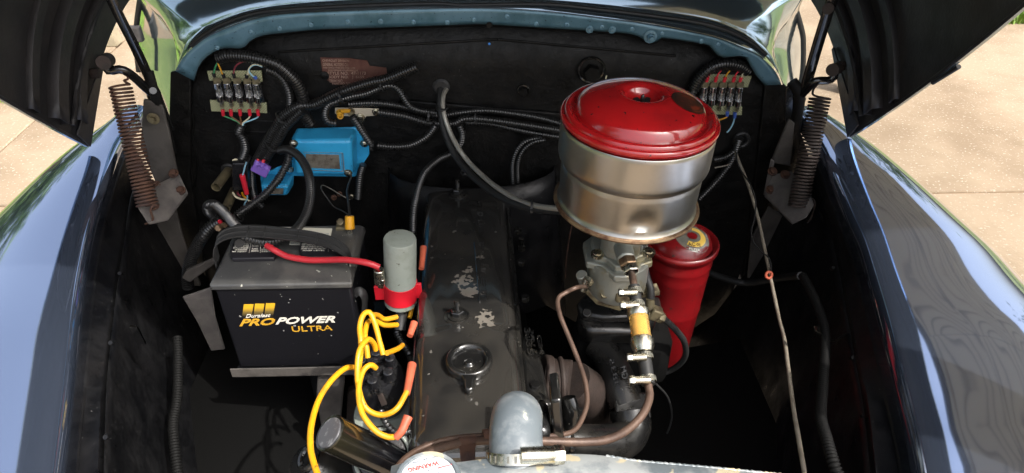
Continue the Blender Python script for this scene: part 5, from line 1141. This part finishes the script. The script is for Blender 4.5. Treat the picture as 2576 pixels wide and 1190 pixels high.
# --- black relay with red crimp
rl = thing('black_relay', 'black rectangular relay with coloured wires beside the purple connector', 'relay', PY(604,480,1.46))
pillow('case',[(584,480),(624,480),(623,411),(583,411)],1.445,1.485,'bake',rl,bev=.003)
wire([(620,408),(616,420),(611,440),(609,444)],'wblue','light blue wire on the black relay above the red crimp',Y=1.43,conn=[(609,440),(621,488)],cr=.0065,grp=None)
wire([(621,486),(622,500),(614,515),(613,526)],'wblue','light blue wire leaving the bottom of the long red crimp',Y=1.43,grp=None)
wire([(586,484),(593,495),(608,501),(620,502),(634,509)],'wwhite','cream wire curving below the black relay',Y=1.44,r=.0024,grp=None)
wire([(609,484),(612,492),(619,499)],'yellow','short yellow wire stub below the black relay',Y=1.44,r=.0024,grp=None)
wire([(586,404),(592,401),(598,403)],'wwhite','cream wire stub above the black relay',Y=1.46,r=.0024,grp=None)
wire([(597,484),(600,490),(606,494)],'wmaroon','maroon wire stub below the black relay',Y=1.44,r=.0022,grp=None)
# --- purple connector
pc = thing('purple_connector', 'purple plastic two row connector with red pins among the black looms', 'connector', PY(652,450,1.42))
MB().prism([PY(x,y,1.42) for x,y in ((628,429),(668,450),(679,428),(643,408))],(0,.018,0)).build('housing','purple',pc,bevel=.003,bseg=3)
for (px,py) in ((646,412),(660,417),(672,424)):
    MB().cyl(PY(px-2,py+3,1.424),PY(px+3,py-8,1.428),.0062,seg=14).build('socket','purple',pc,bevel=.001)
MB().torus(PY(657,420,1.416),(.2,-1,0),.0065,.0016,16,6).build('latch','purple',pc)
for (a,b_) in (((647,408),(650,400)),((660,411),(664,402))):
    MB().cyl(PY(*a,1.426),PY(*b_,1.43),.0035,seg=10).build('red_pin','wred',pc)
# --- drain tubes
def pipe(A,B,r,label):
    t = thing('drain_tube', label, 'tube', B, 'short brass drain tubes through the firewall'); d=(B-A).normalized()
    L=(B-A).length; MB().lathe(A,d,[(r,0),(r,L),(r*.82,L),(r*.82,L*.3)],26,False).build('tube_wall','olive',t,smooth=40); MB().lathe(A+d*L*.5,d,[(r*.83,0),(r*.8,.001)],16).build('tube_bore','undercoat',t)
pipe(PY(578,425,1.50),PY(543,471,1.41),.0108,'upper open ended drab drain tube left of the black relay')
pipe(PY(590,478,1.50),PY(567,527,1.40),.0108,'lower drab drain tube above the battery strap')
MB().torus(PY(576,428,1.495),(0,1,0),.014,.005,24,8).build('grommet','rubber',truck)
# --- battery terminals and cables
rb = spline([PY(672,618,1.06),PY(685,626,1.05),PY(705,637,1.045),PY(727,646,1.04),PY(776,654,1.03),PY(830,654,1.02),PY(873,654,1.01),PY(922,661,1.0),PY(954,672,1.0)],.005)
tag(MB().sweep(rb,[.0058]*len(rb),16).build('battery_cable','cabred',smooth=60),'thick red battery cable lying across the battery lid to the capacitor by the coil','cable')
tag(tube('ground_cable',[PY(598,592,1.10),PY(600,605,1.08),PY(603,612,1.07)],.009,'rubber',None,14),'black cable end at the left battery terminal','cable')
tag(MB().cyl(PY(552,556,1.30),PY(560,566,1.29),.0045,seg=12).build('red_heat_shrink','wred'),'short red sleeve under the hooked loom left of the battery','sleeve')
tag(MB().cyl(PY(545,573,1.28),PY(565,566,1.26),.006,seg=14).hexn(PY(552,572,1.27),(0,-1,.4),.008,.008).build('copper_lug','rim',smooth=30),'copper cable lug left of the battery strap','cable lug')
sw = thing('ground_terminal', 'corroded brassy terminal clamp with yellow boot behind the right end of the battery', 'terminal', PY(865,605,1.15))
MB().box(PY(863,585,1.15),(.022,.018,.035)).box(PY(858,570,1.16),(.014,.016,.02)).hexn(PY(858,562,1.15),(0,-.5,.8),.008,.010).build('clamp_body','dirtyzinc',sw,bevel=.003,bseg=2)
MB().hexn(PY(876,592,1.14),(1,0,0),.007,.010).cyl(PY(874,592,1.14),PY(896,594,1.14),.0035,seg=10).build('clamp_bolt','rim',sw,smooth=30)
MB().prism([PY(852,592,1.13),PY(872,590,1.13),PY(874,602,1.13),PY(854,604,1.13)],(0,.01,0)).build('corroded_lug','dirtyzinc',sw,bevel=.002)
MB().cyl(PY(879,543,1.14),PY(880,576,1.13),.0085,.0095,20).build('yellow_boot','yellow',sw,bevel=.001)
MB().box(PY(880,584,1.13),(.009,.002,.018)).build('spade','steel',sw)
wire([(880,543,1.14),(876,510,1.2),(873,480,1.3),(880,455,1.4),(884,443,1.43)],'rubber','black wire rising from the yellow boot to the regulator',r=.0024,grp=None)
wire([(878,541,1.15),(860,530,1.25),(840,520,1.35),(824,500,1.42),(808,475,1.46),(812,466,1.48),(830,474,1.485),(860,492,1.485),(880,502,1.485)],'wblue','thin grey wire looping loosely on the firewall above the yellow boot',r=.0014,grp=None).children[0].data.materials[0]=M['dgrey']
# --- right side cables
th_ = [(1849,382,1.47),(1882,465,1.38),(1909,557,1.28),(1928,649,1.18),(1946,736,1.08),(1960,800,1.01),(1973,851,.95),(1982,919,.87),(1996,1025,.76),(2005,1080,.71),(2024,1190,.62),(2034,1240,.58)]
tag(tube('control_cable', pts3(th_), .0035, 'cable', None, 12), 'long straight beige control cable running down the right side of the bay', 'cable')
tag(tube('thin_wire', pts3([(1852,385,1.46),(1856,410,1.43),(1866,432,1.41),(1888,465,1.36),(1901,505,1.32),(1898,550,1.28),(1890,580,1.25),(1896,610,1.22),(1915,632,1.19),(1932,646,1.17),(1939,664,1.15),(1940,688,1.13)]), .0016, 'rubber', None, 8), 'thin black wire winding round the beige control cable', 'wire')
tag(MB().torus(PY(1934,692,1.12),(.2,-1,.6),.0065,.0030,20,8).build('orange_grommet','orange',smooth=60),'small orange ring where the wire ends beside the beige control cable','ring')
tag(tube('side_harness', pts3([(1760,670,1.38),(1796,690,1.38),(1840,705,1.38),(1880,712,1.37),(1930,705,1.32),(1975,697,1.25),(2015,694,1.12)]), .0085, 'rubber', None, 12), 'black taped harness sagging across behind the beige control cable', 'harness')
tag(tube('thin_wire', pts3([(1849,385),(1846,402),(1830,415),(1798,422)],1.47), .0018, 'cable', None, 8), 'thin grey wire curving from the right grommet behind the bowl', 'wire')
tag(tube('thin_wire', pts3([(1323,540,1.44),(1322,560,1.43),(1313,590,1.42),(1311,610,1.40)]), .0014, 'wwhite', None, 8), 'thin pale wire dropping from the loom end to the engine head', 'wire')
tag(tube('bare_wire', pts3([(1440,560,1.16),(1432,600,1.2),(1425,650,1.25),(1422,700,1.28)]), .0014, 'rust', None, 8), 'thin coppery wire hanging behind the air cleaner bowl left side', 'wire')
ss = thing('sensor','small silver tipped sender on the engine head below the loom end','sensor',PY(1311,625,1.38))
MB().hexn(PY(1311,628,1.38),(0,0,1),.010,.012).cyl(PY(1311,615,1.38),PY(1311,600,1.38),.006).build('sender_body','gloss',ss,smooth=30)
# ================================================================== CARPORT to the right, whose plywood ceiling mirrors in the fender
M['ply'] = mat('plywood', (.36,.25,.15), .6)
def ply():
    m = M['ply']; n = m.node_tree.nodes; l = m.node_tree.links; b_ = n['Principled BSDF']
    tc = n.new('ShaderNodeTexCoord'); mp = n.new('ShaderNodeMapping'); mp.inputs['Scale'].default_value = (1,.22,1); l.new(tc.outputs['Object'], mp.inputs[0])
    wv = n.new('ShaderNodeTexNoise'); wv.inputs['Scale'].default_value = 1.1; wv.inputs['Detail'].default_value = 1; l.new(mp.outputs[0], wv.inputs['Vector'])
    ma = n.new('ShaderNodeMath'); ma.operation = 'MULTIPLY'; ma.inputs[1].default_value = 26; l.new(wv.outputs['Fac'], ma.inputs[0])
    fr = n.new('ShaderNodeMath'); fr.operation = 'FRACT'; l.new(ma.outputs[0], fr.inputs[0])
    r = n.new('ShaderNodeValToRGB'); r.color_ramp.elements[0].color = (.12,.09,.07,1); r.color_ramp.elements[0].position = .0; r.color_ramp.elements[1].position = .3; r.color_ramp.elements[1].color = (.42,.37,.3,1)
    l.new(fr.outputs[0], r.inputs[0]); l.new(r.outputs[0], b_.inputs['Base Color'])
ply()
cpt = thing('carport', 'timber carport roof on posts standing just right of the truck', 'carport', (2.3,1.6,0))
for i in range(3):
    for j in range(3):
        MB().box((1.55+.72*i, 1.05+1.22*j, 2.62), (.71,1.21,.02)).build('ceiling_sheet','ply',cpt)
MB().box((2.27,2.27,2.68),(2.3,3.9,.08)).build('roof_deck','primerdark',cpt)
for (x,y) in ((.95,.45),(3.2,.45),(2.25,4.1),(1.2,4.1)):
    MB().box((x,y,1.3),(.1,.1,2.6)).build('post','postm',cpt,bevel=.006)
REFLECTION_TREES = [(-8.5,9.5,6,2.2,'unseen leafy tree added for reflections, nearest on the left beyond the driveway'),(-10,3,5.5,2.2,'unseen leafy tree added for reflections, directly left of the truck'),(-7.5,-2.5,6.5,2.4,'unseen leafy tree added for reflections, left behind the camera'),(-4.5,14,7,3,'unseen leafy tree added for reflections, behind the truck on the left'),(8,13,6.5,2.6,'unseen leafy tree added for reflections, behind the truck on the right'),(14,6,6.5,2.8,'unseen leafy tree added for reflections, far to the right of the truck')]
# ================================================================== ADDED TREES out of view, placed to give the paint dark reflections
M['leaf'] = mat('leaves', (.05,.095,.02), .6, col2=(.1,.16,.03), nscale=1.2)
M['bark'] = mat('bark', (.09,.065,.045), .9, bump=.8, bscale=20)
M['brick'] = mat('house_brick', (.3,.12,.08), .85, bump=.4, bscale=30, col2=(.24,.09,.06), nscale=5)
M['roofm'] = mat('roof_shingle', (.1,.09,.08), .9, bump=.5, bscale=25)
def tree(x, y, h, r, label):
    t = thing('tree', label, 'tree', (x, y, 0), 'unseen trees added for reflections')
    MB().sweep([V(x,y,0),V(x+.1,y,h*.3),V(x-.1,y+.1,h*.6)],[.22,.17,.09],12).build('trunk','bark',t,smooth=60)
    mb = MB(); cl = [(random.gauss(0,.5)*r, random.gauss(0,.5)*r, h*.62+random.gauss(0,.22)*h) for _ in range(26)]
    for _ in range(3600):
        c = random.choice(cl); s_ = random.uniform(.10,.22); q = V(x+c[0]+random.gauss(0,.4)*r*.5, y+c[1]+random.gauss(0,.4)*r*.5, c[2]+random.gauss(0,.35)*r*.5)
        a = V(random.gauss(0,1),random.gauss(0,1),random.gauss(0,1)).normalized(); b = a.orthogonal().normalized()*s_; c2 = a.cross(b).normalized()*s_*.6
        mb.add([q-b,q+c2,q+b,q-c2],[(0,1,2,3)])
    mb.build('crown','leaf',t,smooth=0)
for a in REFLECTION_TREES: tree(*a)
